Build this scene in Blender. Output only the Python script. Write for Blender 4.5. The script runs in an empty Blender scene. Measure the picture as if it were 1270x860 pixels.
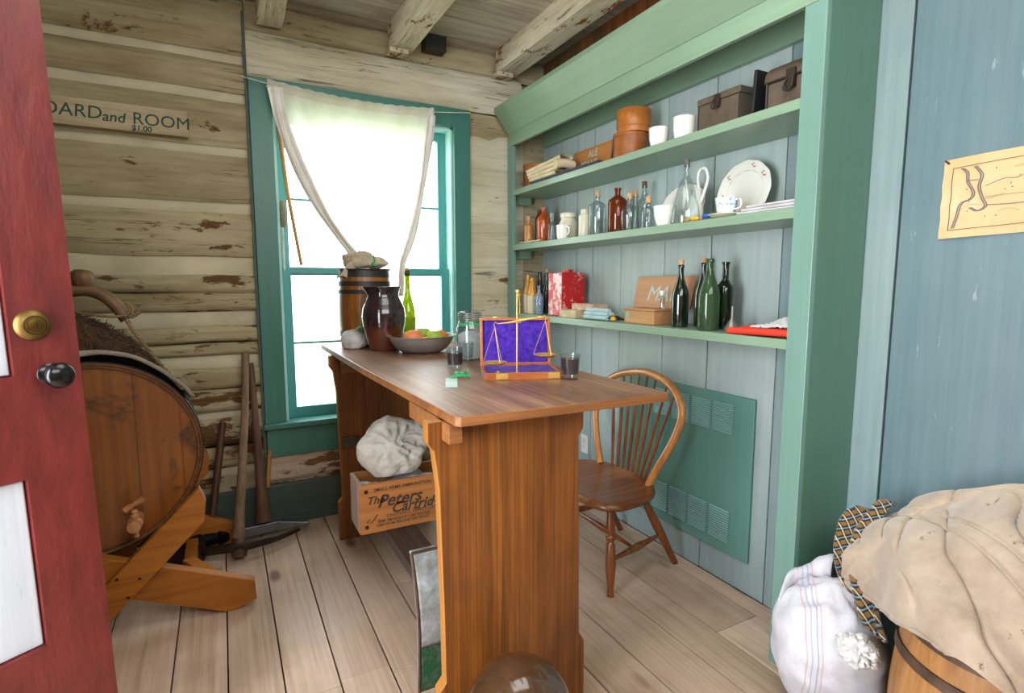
import bpy, bmesh, math, random
from mathutils import Vector, Matrix, noise
random.seed(7)
PI = math.pi
SC = bpy.context.scene
COL = SC.collection

# ---------------------------------------------------------------- helpers
def lin(h, k=1.0):
    h = h.lstrip('#')
    r = []
    for i in (0, 2, 4):
        c = int(h[i:i+2], 16) / 255
        c = c / 12.92 if c <= .04045 else ((c + .055) / 1.055) ** 2.4
        r.append(min(1, c * k))
    return tuple(r) + (1.0,)

class NT:
    def __init__(s, name):
        s.m = bpy.data.materials.new(name); s.m.use_nodes = True
        s.t = s.m.node_tree; s.n = s.t.nodes; s.l = s.t.links
        s.b = s.n['Principled BSDF']; s.out = s.n['Material Output']
        s.tc = None
    def new(s, t, **k):
        n = s.n.new(t)
        for a, v in k.items(): setattr(n, a, v)
        return n
    def link(s, a, b): s.l.new(a, b)
    def coord(s, scale, rot=(0, 0, 0)):
        if s.tc is None: s.tc = s.new('ShaderNodeTexCoord')
        mp = s.new('ShaderNodeMapping'); mp.inputs['Scale'].default_value = scale
        mp.inputs['Rotation'].default_value = rot
        s.link(s.tc.outputs['Object'], mp.inputs['Vector'])
        return mp.outputs['Vector']
    def noise(s, scale3, sc=1.0, det=6, rough=.6, dist=0.0):
        n = s.new('ShaderNodeTexNoise'); n.inputs['Scale'].default_value = sc
        n.inputs['Detail'].default_value = det; n.inputs['Roughness'].default_value = rough
        n.inputs['Distortion'].default_value = dist
        s.link(s.coord(scale3), n.inputs['Vector'])
        return n.outputs['Fac']
    def ramp(s, fac, stops):
        r = s.new('ShaderNodeValToRGB'); e = r.color_ramp.elements
        e[0].position, e[0].color = stops[0]; e[1].position, e[1].color = stops[-1]
        for p, c in stops[1:-1]:
            x = e.new(p); x.color = c
        s.link(fac, r.inputs['Fac']); return r.outputs['Color']
    def mask(s, fac, a, b):
        r = s.new('ShaderNodeMapRange'); r.clamp = True
        r.inputs['From Min'].default_value = a; r.inputs['From Max'].default_value = b
        s.link(fac, r.inputs['Value']); return r.outputs['Result']
    def mix(s, fac, a, b, mode='MIX'):
        m = s.new('ShaderNodeMix', data_type='RGBA', blend_type=mode)
        for sock, v in ((m.inputs[0], fac), (m.inputs[6], a), (m.inputs[7], b)):
            if hasattr(v, 'default_value'): s.link(v, sock)
            else: sock.default_value = v
        return m.outputs[2]
    def math(s, op, a, b=None):
        m = s.new('ShaderNodeMath', operation=op)
        for i, v in enumerate((a, b)):
            if v is None: continue
            if hasattr(v, 'default_value'): s.link(v, m.inputs[i])
            else: m.inputs[i].default_value = v
        return m.outputs[0]
    def bump(s, h, st=.3, d=.01):
        b = s.new('ShaderNodeBump'); b.inputs['Strength'].default_value = st
        b.inputs['Distance'].default_value = d
        s.link(h, b.inputs['Height']); s.link(b.outputs['Normal'], s.b.inputs['Normal'])
    def done(s, col=None, rough=.5, metal=0, coat=0, spec=.5, sheen=0):
        if col is not None:
            if hasattr(col, 'default_value'): s.link(col, s.b.inputs['Base Color'])
            else: s.b.inputs['Base Color'].default_value = col
        if hasattr(rough, 'default_value'): s.link(rough, s.b.inputs['Roughness'])
        else: s.b.inputs['Roughness'].default_value = rough
        s.b.inputs['Metallic'].default_value = metal
        s.b.inputs['Coat Weight'].default_value = coat
        s.b.inputs['Coat Roughness'].default_value = .12
        s.b.inputs['Specular IOR Level'].default_value = spec
        s.b.inputs['Sheen Weight'].default_value = sheen
        return s.m

def ax3(axis, along, cross):
    v = [cross] * 3; v[axis] = along; return tuple(v)

def wood(name, light, dark, axis=2, fine=60, rough=.5, coat=0, rnd=False, blotch=None, blotch_amt=.5, knots=False, mid=None, bump=.25, spec=.4, ramp=(.34, .66)):
    s = NT(name)
    g = s.noise(ax3(axis, 1.6, fine), 1, 7, .62, .4)
    g2 = s.noise(ax3(axis, .9, 7), 1, 4, .55, .8)
    f = s.math('ADD', s.math('MULTIPLY', g, .6), s.math('MULTIPLY', g2, .4))
    st = [(ramp[0], lin(dark)), (ramp[1], lin(light))]
    if mid: st.insert(1, (.5, lin(mid)))
    c = s.ramp(f, st)
    if blotch:
        b = s.mask(s.noise((1, 1, 1), 3.2, 5, .6), .48, .66)
        b = s.math('MULTIPLY', b, blotch_amt)
        c = s.mix(b, c, lin(blotch))
    if knots:
        v = s.new('ShaderNodeTexVoronoi'); v.inputs['Scale'].default_value = 1.0
        v.inputs['Randomness'].default_value = 1
        s.link(s.coord(ax3(axis, 2.2, 5.0)), v.inputs['Vector'])
        k = s.mask(v.outputs['Distance'], .17, .07)
        c = s.mix(s.math('MULTIPLY', k, .75), c, lin(knots))
    if rnd:
        a = s.new('ShaderNodeAttribute'); a.attribute_name = 'rnd'
        k = s.mask(a.outputs['Fac'], 0, 1)
        r = s.ramp(k, [(0, (.68, .66, .64, 1)), (1, (1.0, 1.0, 1.0, 1))])
        c = s.mix(1.0, c, r, 'MULTIPLY')
    s.bump(f, bump, .004)
    return s.done(c, rough, 0, coat, spec)

def paint(name, col, col2=None, rough=.5, axis=2, worn=None, worn_amt=0.0, var=.5, bump=.15, coat=0, rnd=False, fine=40):
    s = NT(name)
    g = s.noise(ax3(axis, 1.5, fine), 1, 6, .6)
    g2 = s.noise((1.5, 1.5, 1.5), 1, 4, .55)
    f = s.math('ADD', s.math('MULTIPLY', g, .5), s.math('MULTIPLY', g2, .5))
    c = s.ramp(f, [(.36, lin(col2 or col)), (.64, lin(col))])
    if worn:
        w = s.mask(s.noise(ax3(axis, 5, 22), 1, 8, .7), .64 - worn_amt * .14, .70 - worn_amt * .14)
        c = s.mix(s.math('MULTIPLY', w, .8), c, lin(worn))
    if rnd:
        a = s.new('ShaderNodeAttribute'); a.attribute_name = 'rnd'
        r = s.ramp(a.outputs['Fac'], [(0, (.8, .8, .8, 1)), (1, (1.0, 1.0, 1.0, 1))])
        c = s.mix(1.0, c, r, 'MULTIPLY')
    s.bump(f, bump, .004)
    return s.done(c, rough, 0, coat)

def limewash(name, white, olive, brown, peel0, peel1, axis=0, dark='#3a2c1c'):
    """old whitewash over hewn logs, flaking to bare brown wood towards the floor (object z)"""
    s = NT(name)
    big = s.noise(ax3(axis, 1.2, 5), 1, 6, .6)
    c = s.ramp(big, [(.3, lin(olive)), (.65, lin(white))])
    st = s.noise(ax3(axis, 1.5, 45), 1, 7, .65, .5)
    c = s.mix(s.math('MULTIPLY', s.mask(st, .50, .70), .5), c, lin(olive, .75))
    pn = s.noise(ax3(axis, 3.5, 9), 1, 9, .68, .3)
    sep = s.new('ShaderNodeSeparateXYZ'); s.link(s.coord((1, 1, 1)), sep.inputs[0])
    h = s.mask(sep.outputs['Z'], 1.9, .3)
    thr = s.math('ADD', s.math('MULTIPLY', h, peel1 - peel0), peel0)
    d = s.math('SUBTRACT', thr, pn)
    m = s.math('SUBTRACT', 1.0, s.mask(d, .02, -.02))
    c = s.mix(m, c, s.mix(st, lin(brown), lin(dark)))
    cr = s.noise(ax3(axis, 1.0, 26), 1, 5, .5, .9)
    crack = s.math('SUBTRACT', 1.0, s.mask(s.math('ABSOLUTE', s.math('SUBTRACT', cr, .5)), .004, .014))
    gate = s.mask(s.noise((2.2, 2.2, 6), 1, 3), .52, .6)
    c = s.mix(s.math('MULTIPLY', s.math('MULTIPLY', crack, gate), .8), c, lin(dark))
    s.bump(s.math('ADD', st, s.math('MULTIPLY', m, -.4)), .5, .008)
    return s.done(c, .85, 0, 0, .2)

def plain(name, col, rough=.5, metal=0, coat=0, var=.12, sc=8, bump=0, sheen=0, spec=.5):
    s = NT(name)
    n = s.noise((1, 1, 1), sc, 5, .6)
    c = s.ramp(n, [(.3, lin(col, 1 - var)), (.7, lin(col, 1 + var))])
    if bump: s.bump(n, bump, .01)
    return s.done(c, rough, metal, coat, spec, sheen)

def cloth(name, col, col2=None, weave=900, rough=.9, bump=.25, stripes=None):
    s = NT(name)
    n = s.noise((1, 1, 1), 6, 6, .65)
    c = s.ramp(n, [(.35, lin(col2 or col, .85 if not col2 else 1)), (.6, lin(col))])
    w = s.noise((1, 1, 1), weave / 6, 2, .5)
    if stripes: c = stripes(s, c)
    s.bump(s.math('ADD', w, s.math('MULTIPLY', n, .8)), bump, .004)
    return s.done(c, rough, 0, 0, .2, .2)

def glass(name, col, rough=.03, ior=1.45, tr=1.0, dirt=0):
    s = NT(name)
    s.b.inputs['Transmission Weight'].default_value = tr
    s.b.inputs['IOR'].default_value = ior
    n = s.noise((1, 1, 1), 9, 4, .6)
    c = s.ramp(n, [(.3, lin(col, .93)), (.7, lin(col))])
    tr = s.new('ShaderNodeBsdfTransparent'); s.link(c, tr.inputs[0])
    gl = s.new('ShaderNodeBsdfGlossy'); gl.inputs['Roughness'].default_value = .05
    df = s.new('ShaderNodeBsdfDiffuse'); s.link(c, df.inputs[0])
    lw = s.new('ShaderNodeLayerWeight'); lw.inputs[0].default_value = .35
    f = s.math('ADD', s.math('MULTIPLY', s.math('POWER', lw.outputs['Facing'], 3.0), .55), .05)
    x = s.new('ShaderNodeMixShader'); s.link(f, x.inputs[0]); s.link(tr.outputs[0], x.inputs[1]); s.link(gl.outputs[0], x.inputs[2])
    y = s.new('ShaderNodeMixShader'); y.inputs[0].default_value = dirt; s.link(x.outputs[0], y.inputs[1]); s.link(df.outputs[0], y.inputs[2])
    s.link(y.outputs[0], s.out.inputs[0])
    return s.m

class MB:
    def __init__(s, rnd=False):
        s.bm = bmesh.new(); s.rnd = rnd
        s.lay = s.bm.loops.layers.float_color.new('rnd') if rnd else None
        s._k = 0
    def _mark(s, faces):
        if s.lay:
            v = random.random()
            for f in faces:
                for l in f.loops: l[s.lay] = (v, v, v, 1)
    def hexa(s, p):
        v = [s.bm.verts.new(q) for q in p]
        fs = [s.bm.faces.new([v[i] for i in f]) for f in ((0, 3, 2, 1), (4, 5, 6, 7), (0, 1, 5, 4), (1, 2, 6, 5), (2, 3, 7, 6), (3, 0, 4, 7))]
        s._mark(fs); return s
    def box(s, x0, x1, y0, y1, z0, z1, M=None):
        p = [Vector(q) for q in ((x0, y0, z0), (x1, y0, z0), (x1, y1, z0), (x0, y1, z0), (x0, y0, z1), (x1, y0, z1), (x1, y1, z1), (x0, y1, z1))]
        if M: p = [M @ q for q in p]
        return s.hexa(p)
    def beam(s, a, b, w, h, up=(0, 0, 1)):
        a, b = Vector(a), Vector(b); d = (b - a).normalized(); up = Vector(up)
        sd = d.cross(up).normalized() * w / 2; u = sd.cross(d).normalized() * h / 2
        return s.hexa([a - sd - u, a + sd - u, b + sd - u, b - sd - u, a - sd + u, a + sd + u, b + sd + u, b - sd + u])
    def prism(s, poly, a, b, axis=1):
        """poly in the two other axes (in order), extruded from a to b along axis"""
        def P(q, t):
            q = list(q); q.insert(axis, t); return q
        va = [s.bm.verts.new(P(q, a)) for q in poly]; vb = [s.bm.verts.new(P(q, b)) for q in poly]
        fs = [s.bm.faces.new(va), s.bm.faces.new(vb[::-1])]
        n = len(poly)
        for i in range(n): fs.append(s.bm.faces.new((va[i], vb[i], vb[(i + 1) % n], va[(i + 1) % n])))
        s._mark(fs); return s
    def lathe(s, prof, seg=24, c=(0, 0, 0), M=None, sx=1, sy=1, fn=None):
        c = Vector(c); rings = []
        for k, (r, z) in enumerate(prof):
            if r < 1e-5:
                p = Vector((0, 0, z)); p = (M @ p if M else p) + c
                rings.append([s.bm.verts.new(p)])
            else:
                ring = []
                for i in range(seg):
                    a = 2 * PI * i / seg
                    rr = r * (fn(a, z, k) if fn else 1)
                    p = Vector((rr * math.cos(a) * sx, rr * math.sin(a) * sy, z)); p = (M @ p if M else p) + c
                    ring.append(s.bm.verts.new(p))
                rings.append(ring)
        fs = []
        for A, B in zip(rings, rings[1:]):
            if len(A) == 1 and len(B) == 1: continue
            for i in range(seg):
                j = (i + 1) % seg
                if len(A) == 1: fs.append(s.bm.faces.new((A[0], B[j], B[i])))
                elif len(B) == 1: fs.append(s.bm.faces.new((A[i], A[j], B[0])))
                else: fs.append(s.bm.faces.new((A[i], A[j], B[j], B[i])))
        if prof[0][0] > .0005 and prof[-1][0] > .0005:      # a ring: close the section
            A, B = rings[-1], rings[0]
            if tuple(prof[0]) != tuple(prof[-1]):
                for i in range(seg):
                    j = (i + 1) % seg; fs.append(s.bm.faces.new((A[i], A[j], B[j], B[i])))
        else:
            for R, rev in ((rings[0], True), (rings[-1], False)):
                if len(R) > 1: fs.append(s.bm.faces.new(R[::-1] if rev else R))
        s._mark(fs); return s
    def tube(s, pts, rad, seg=10, cap=True, closed=False, flat=1.0):
        pts = [Vector(p) for p in pts]
        if not hasattr(rad, '__len__'): rad = [rad] * len(pts)
        n = len(pts); rings = []; ref = None
        for i, p in enumerate(pts):
            if closed: t = pts[(i + 1) % n] - pts[i - 1]
            else: t = pts[min(i + 1, n - 1)] - pts[max(i - 1, 0)]
            t.normalize()
            if ref is None:
                ref = Vector((0, 0, 1)) if abs(t.z) < .9 else Vector((1, 0, 0))
            u = (ref - t * ref.dot(t)).normalized(); ref = u; v = t.cross(u)
            rings.append([s.bm.verts.new(p + (u * math.cos(2 * PI * k / seg) + v * math.sin(2 * PI * k / seg) * flat) * rad[i]) for k in range(seg)])
        fs = []
        for i in range(n if closed else n - 1):
            A, B = rings[i], rings[(i + 1) % n]
            for k in range(seg):
                j = (k + 1) % seg; fs.append(s.bm.faces.new((A[k], A[j], B[j], B[k])))
        if cap and not closed:
            fs.append(s.bm.faces.new(rings[0][::-1])); fs.append(s.bm.faces.new(rings[-1]))
        s._mark(fs); return s
    def grid(s, fn, nu, nv, closeu=False):
        V = [[s.bm.verts.new(fn(i / (nu if closeu else nu - 1), j / (nv - 1))) for j in range(nv)] for i in range(nu)]
        fs = []
        for i in range(nu if closeu else nu - 1):
            for j in range(nv - 1):
                k = (i + 1) % nu
                fs.append(s.bm.faces.new((V[i][j], V[k][j], V[k][j + 1], V[i][j + 1])))
        s._mark(fs); return s
    def ico(s, c, r, sub=3, scale=(1, 1, 1), fn=None):
        R = bmesh.ops.create_icosphere(s.bm, subdivisions=sub, radius=1)
        for v in R['verts']:
            n = v.co.copy()
            k = fn(n) if fn else 1
            v.co = Vector((n.x * scale[0], n.y * scale[1], n.z * scale[2])) * r * k + Vector(c)
        return s
    def build(s, name, mat, parent=None, smooth=False, bevel=0, org=None, solid=0, sub=0, shift=True, ang=40):
        me = bpy.data.meshes.new(name)
        o = org if org is not None else (parent.location if (parent is not None and shift) else None)
        if o is not None:
            bmesh.ops.translate(s.bm, verts=s.bm.verts, vec=-Vector(o))
        bmesh.ops.recalc_face_normals(s.bm, faces=s.bm.faces)
        s.bm.to_mesh(me); s.bm.free()
        ob = bpy.data.objects.new(name, me); COL.objects.link(ob)
        if parent is not None: ob.parent = parent
        elif o is not None: ob.location = o
        me.materials.append(mat)
        if smooth:
            me.polygons.foreach_set('use_smooth', [True] * len(me.polygons))
            if ang: me.set_sharp_from_angle(angle=math.radians(ang))
        if solid:
            m = ob.modifiers.new('t', 'SOLIDIFY'); m.thickness = solid; m.offset = 0
        if bevel:
            m = ob.modifiers.new('b', 'BEVEL'); m.width = bevel; m.segments = 2; m.limit_method = 'ANGLE'
        if sub:
            m = ob.modifiers.new('s', 'SUBSURF'); m.levels = sub; m.render_levels = sub
        return ob

def thing(name, label, cat, loc=(0, 0, 0), group=None, kind=None):
    o = bpy.data.objects.new(name, None); COL.objects.link(o); o.location = loc
    o.empty_display_size = .1
    if kind: o['kind'] = kind
    else: o['label'] = label; o['category'] = cat
    if group: o['group'] = group
    return o
def tag(o, label, cat, group=None):
    o['label'] = label; o['category'] = cat
    if group: o['group'] = group
    return o
def struct(o): o['kind'] = 'structure'; return o

def text(s, size, mat, name, parent, M, ext=.0006, shear=0, bold=0, align='LEFT'):
    cu = bpy.data.curves.new(name, 'FONT'); cu.body = s; cu.size = size; cu.extrude = ext
    cu.shear = shear; cu.offset = bold; cu.align_x = align; cu.resolution_u = 3
    t = bpy.data.objects.new(name, cu); COL.objects.link(t)
    bpy.context.view_layer.update()
    me = bpy.data.meshes.new_from_object(t.evaluated_get(bpy.context.evaluated_depsgraph_get()))
    bpy.data.objects.remove(t); bpy.data.curves.remove(cu)
    me.name = name; me.transform(M)
    o = bpy.data.objects.new(name, me); COL.objects.link(o); o.parent = parent
    me.materials.clear(); me.materials.append(mat)
    return o

def face_negY(x, y, z):      # text plane facing -Y (right = +X)
    return Matrix.Translation((x, y, z)) @ Matrix.Rotation(PI / 2, 4, 'X')
def face_negX(x, y, z, lean=0):      # text plane facing -X (right = -Y)
    return Matrix.Translation((x, y, z)) @ Matrix.Rotation(lean, 4, 'Y') @ Matrix.Rotation(-PI / 2, 4, 'Z') @ Matrix.Rotation(PI / 2, 4, 'X')

def cat_rom(P, t):
    n = len(P) - 1; x = min(max(t, 0), 1) * n; i = min(int(x), n - 1); f = x - i
    p0, p1, p2, p3 = P[max(i - 1, 0)], P[i], P[i + 1], P[min(i + 2, n)]
    return .5 * ((2 * p1) + (p2 - p0) * f + (2 * p0 - 5 * p1 + 4 * p2 - p3) * f * f + (3 * p1 - p0 - 3 * p2 + p3) * f ** 3)
def curve_pts(P, n):
    P = [Vector(p) for p in P]; return [cat_rom(P, i / (n - 1)) for i in range(n)]
def nz(p, f, seed=0): return noise.noise(Vector(p) * f + Vector((seed * 7.3, seed * 3.1, seed)))

# ---------------------------------------------------------------- materials
M = {}
M['floor'] = wood('floor_pine', '#dec4ae', '#b2957c', 1, 55, .42, 0, True, '#9c7a62', .3, '#5a3a28', bump=.2, spec=.5, mid='#d0b49c')
M['lime'] = limewash('limewashed_logs', '#bdb190', '#8b7c5a', '#7f5b38', .36, .48)
M['lime_pale'] = limewash('pale_limewash_logs', '#d9d4c0', '#aea687', '#9b6d48', .30, .50)
M['lime_low'] = limewash('flaking_limewash', '#d0c6b4', '#b09c80', '#96684a', .34, .47)
M['chink'] = plain('lime_chinking', '#c8bfa2', .9, var=.18, sc=4, bump=.3)
M['ceil'] = wood('ceiling_boards', '#d4ccba', '#958b7a', 0, 30, .85, rnd=True, blotch='#8d7c66', blotch_amt=.4, bump=.3, spec=.2)
M['beamw'] = limewash('whitewashed_beam', '#e0d8c0', '#a99c7c', '#b06a34', .30, .42, 1)
M['brownboards'] = wood('bare_brown_boards', '#b46a30', '#4c301c', 2, 30, .7, rnd=True, blotch='#4c5a40', blotch_amt=.8)
s = NT('blue_grey_board_paint')
g = s.noise((40, 40, 1.5), 1, 6, .6); g2 = s.noise((1.5, 1.5, 1.5), 1, 5, .6)
c = s.ramp(s.math('ADD', s.math('MULTIPLY', g, .5), s.math('MULTIPLY', g2, .5)), [(.34, lin('#a3b4b2')), (.64, lin('#bccac6'))])
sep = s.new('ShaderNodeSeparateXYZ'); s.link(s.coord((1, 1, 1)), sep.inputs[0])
c = s.mix(s.math('MULTIPLY', s.mask(s.math('ADD', sep.outputs['Z'], s.math('MULTIPLY', g2, .6)), 1.45, .2), .6), c, lin('#6f8a90'))  # shade towards the floor, painted into the board colour
a = s.new('ShaderNodeAttribute'); a.attribute_name = 'rnd'
c = s.mix(1.0, c, s.ramp(a.outputs['Fac'], [(0, (.84, .84, .84, 1)), (1, (1, 1, 1, 1))]), 'MULTIPLY')
sc_ = s.mask(s.noise((9, 9, 7), 1, 9, .75, 1), .66, .72); c = s.mix(s.math('MULTIPLY', sc_, .35), c, lin('#6c6f66'))
s.bump(g, .2, .004); M['blueboards'] = s.done(c, .6)
M['bluewall'] = paint('blue_wall_paint', '#6b8286', '#587078', .5, 2, '#a0b0b4', .05, rnd=True, bump=.3)
M['green'] = paint('green_shelf_paint', '#849f86', '#79937a', .32, 1, None, 0, bump=.08)
M['greenv'] = paint('green_upright_paint', '#72958a', '#67897e', .35, 2, None, 0, bump=.08)
M['teal'] = paint('teal_trim_paint', '#3f7a70', '#356d63', .4, 2, None, 0, bump=.1)
M['teals'] = paint('teal_sash_paint', '#4b9a9b', '#3f8c8e', .4, 2, None, 0, bump=.1)
M['base'] = paint('dark_green_baseboard', '#47564e', '#3a463f', .6, 0, '#7a6a55', .1)
M['vent'] = paint('green_panel_paint', '#5f8c82', '#568379', .4, 2, None, 0, bump=.04)
M['ventd'] = plain('louver_metal', '#8fb4b4', .35, .3)
M['void'] = plain('dark_gap', '#0c0e0d', .9)
M['pane'] = None
M['counter'] = wood('counter_pine', '#94581f', '#4c2809', 2, 110, .45, .05, blotch='#4f2c14', blotch_amt=.5, bump=.3, mid='#704016')
M['ctop'] = wood('worn_counter_top', '#a88264', '#5c3c28', 1, 70, .42, 0, blotch='#54382a', blotch_amt=.6, bump=.25, mid='#845e46', spec=.7)
M['cedge'] = wood('counter_edge', '#9a6438', '#5a3218', 0, 40, .5)
M['cedgel'] = wood('lit_pine_edge', '#b47c3c', '#8c5822', 2, 40, .5)  # light catching the slab edges is put into this lighter orange
M['dplank'] = wood('dark_plank', '#5c4c44', '#332820', 1, 40, .55)
M['chair'] = wood('chair_wood', '#8e5024', '#4a220c', 2, 50, .3, .3, bump=.1)
M['seatw'] = wood('worn_seat_wood', '#8a5228', '#4f2710', 0, 40, .33, .2, blotch='#b98a56', blotch_amt=.5, bump=.12)
M['bow'] = wood('honey_bow_wood', '#c88a48', '#96582a', 2, 40, .3, .3, bump=.1)
M['red'] = None
M['white_paint'] = paint('cracked_white_paint', '#ccd2da', '#b4bac4', .5, 2, '#8f8f90', .1, bump=.4)
M['brass'] = plain('aged_brass', '#7c6438', .45, .9, var=.2)
M['gold'] = plain('polished_brass', '#e0b868', .38, .7, var=.1)
M['dbrass'] = plain('dark_brass', '#6e5428', .4, 1, var=.25)
M['black'] = plain('glossy_black', '#08090a', .2, 0, .1)
M['iron'] = plain('dark_iron', '#3c3228', .5, .7, var=.35, sc=20, bump=.2)
M['hoop'] = plain('hoop_steel', '#2c2f38', .4, .8, var=.3, sc=12)
M['rust'] = plain('rusty_iron', '#5a4436', .6, .5, var=.4, sc=25, bump=.3)
M['bhead'] = None
M['stave'] = wood('barrel_stave', '#b4824e', '#80522a', 2, 50, .5)
M['stavey'] = wood('barrel_stave_y', '#7a4c24', '#40260f', 1, 50, .5)
M['pine'] = wood('yellow_pine', '#b87428', '#8c4e14', 0, 40, .5, blotch='#7c4010', blotch_amt=.4, knots='#4a230a')
M['tap'] = wood('turned_tap_wood', '#c89264', '#9c6440', 2, 40, .45)
M['handle'] = wood('hickory_handle', '#8e7258', '#4c382a', 2, 35, .6, blotch='#2d211a', blotch_amt=.6)
M['saddle'] = wood('carved_saddle_wood', '#8a6a48', '#5a4028', 0, 30, .5)
M['canvas'] = cloth('canvas_cloth', '#dcd8ce', '#bcb6aa')
M['linen'] = cloth('white_linen', '#d4d2d0', '#b0aeb0')
M['cream'] = cloth('cream_cloth', '#e0cfae', '#c8b48e')
M['darkcloth'] = cloth('charcoal_cloth', '#3c404c', '#2c3038')
M['wool'] = None
M['rope'] = cloth('hemp_rope', '#8c7450', '#5c4830', 1500, bump=.6)
M['fur'] = cloth('brown_hide_fur', '#5c4128', '#22160d', 1800, bump=1.0)
M['furp'] = cloth('pale_hide_edge', '#9a9182', '#6c6456', 1200, bump=.6)
M['keg'] = wood('keg_oak', '#b0702e', '#6b3e14', 2, 40, .4, .2, blotch='#4c2c12', blotch_amt=.5)
M['kband'] = plain('keg_band', '#33302e', .45, .4, var=.3)
M['jug'] = None
M['gbottle'] = glass('yellow_green_glass', '#b8c064', dirt=.012)
M['sboard'] = wood('sign_board', '#cdbf9e', '#a09070', 0, 30, .8, blotch='#6c5636', blotch_amt=.3)
M['greentext'] = plain('faded_green_lettering', '#2c4a3c', .8)
M['pewter'] = plain('dull_pewter', '#a09c94', .42, .6, var=.15, sc=15)
M['apple_r'] = plain('red_orange_apple', '#d97f45', .4, var=.35, sc=10)
M['orange'] = plain('orange_fruit', '#e07830', .45, var=.1, bump=.1, sc=60)
M['apple_g'] = plain('green_apple', '#9cb43a', .35, var=.25, sc=10)
M['stem'] = plain('fruit_stem', '#4a3418', .8)
M['cg'] = glass('clear_glass', '#f4f8f8', .02, dirt=.012)
M['drink'] = plain('dark_red_drink', '#22060c', .15, 0, .1)
M['velvet'] = None
M['case'] = wood('case_wood', '#b86a34', '#8a4620', 0, 50, .35, .3)
M['greenrib'] = plain('green_ribbon', '#1f9a58', .5, sheen=.5)
M['card'] = plain('pale_green_card', '#bcd0c8', .6)
M['ctn'] = None
M['string'] = plain('white_string', '#d8d0c0', .8)
M['stick'] = wood('tan_stick', '#c89858', '#9a6c34', 2, 30, .6)
M['bent'] = wood('bentwood', '#c07a34', '#8a4e1c', 0, 30, .4, .2, bump=.1)
M['bentd'] = wood('bentwood_dark', '#a8642c', '#7a441a', 0, 30, .45, .2, bump=.1)
M['signw'] = wood('orange_sign_board', '#c8884a', '#a0632c', 1, 30, .6)
M['signp'] = wood('pale_tan_sign_board', '#c2946c', '#a87c58', 1, 30, .6)
M['bluetext'] = plain('pale_blue_lettering', '#aebfb4', .8)
M['china'] = plain('white_china', '#e4e2da', .18, 0, .4, var=.03)
M['chinac'] = plain('cream_stoneware', '#d6cfb8', .3, 0, .3, var=.08)
M['tin'] = plain('brown_tin', '#6c5e50', .5, .35, var=.25, sc=14, bump=.1)
M['tind'] = plain('dark_tin_edge', '#3c332a', .5, .4)
M['blackbrd'] = plain('black_board', '#1c1e1e', .5)
M['amberb'] = glass('amber_glass', '#d07838', .05, dirt=.10)
M['orangeg'] = plain('orange_brown_glaze', '#a84a1c', .15, 0, .6, var=.2)
M['brownb'] = plain('dark_brown_glaze', '#5c2414', .15, 0, .6, var=.2)
M['tanb'] = plain('tan_stoneware', '#b27a3c', .3, 0, .4, var=.2)
M['cork'] = plain('cork', '#c49a6c', .9, var=.2, sc=60)
M['darkcork'] = plain('dark_stopper', '#5c4038', .7)
M['greycap'] = plain('grey_stopper', '#5e5a58', .6)
M['blueg'] = glass('pale_blue_glass', '#dce8f4', .04, dirt=.18)
M['dgreen'] = plain('dark_green_bottle', '#0e1c12', .08, 0, .8, var=.3)
M['mgreen'] = glass('green_glass', '#86b080', .04, dirt=.12)
M['stone_top'] = plain('ochre_glaze', '#c48c2c', .25, 0, .5, var=.2)
M['stone_bot'] = plain('cream_glaze', '#c8b898', .3, 0, .4, var=.1)
M['redtin'] = None
M['bluepack'] = plain('pale_blue_paper', '#a8c4c8', .6, var=.15)
M['bookc'] = plain('worn_tan_card', '#c4b08c', .7, var=.3, sc=20)
M['bookr'] = plain('worn_pink_card', '#c8a890', .7, var=.35, sc=22)
M['boxw'] = wood('small_box_wood', '#c89868', '#a07444', 1, 30, .6, blotch='#a86840', blotch_amt=.5)
M['redpaint'] = plain('bright_red_cloth', '#d8341c', .6, var=.1)
M['metal'] = plain('grey_metal', '#8c8a84', .4, .7)
M['blue'] = plain('blue_cloth', '#2c58a8', .7)
M['yellow'] = plain('yellow_object', '#e0a820', .6)
M['brownglass'] = None
M['paper'] = None
M['ink'] = plain('map_ink', '#6f6a70', .8)
M['inkd'] = plain('dark_ink', '#4a3a2a', .8)
M['outlet'] = plain('white_plastic', '#d4d8d4', .4)
M['tinsheet'] = None
M['crate'] = wood('crate_pine', '#c8864a', '#a0632e', 0, 40, .6, blotch='#8a5424', blotch_amt=.3)
M['crateend'] = wood('faded_crate_end', '#bca898', '#a08478', 2, 30, .7, blotch='#9a5a54', blotch_amt=.4)
M['grass'] = plain('sunny_lawn', '#a8ac90', .9, var=.2, sc=2)

s = NT('red_door_paint')
g = s.noise((22, 22, 7), 1, 6, .6, .15)
c = s.ramp(g, [(.3, lin('#571c1a')), (.62, lin('#702622'))])
fl = s.mask(s.noise((9, 9, 3), 1, 9, .7, 1.2), .67, .69)
c = s.mix(s.math('MULTIPLY', fl, .5), c, lin('#742323'))
s.bump(s.math('ADD', g, s.math('MULTIPLY', fl, .6)), .3, .01); M['red'] = s.done(c, .38, 0, .1)

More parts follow.
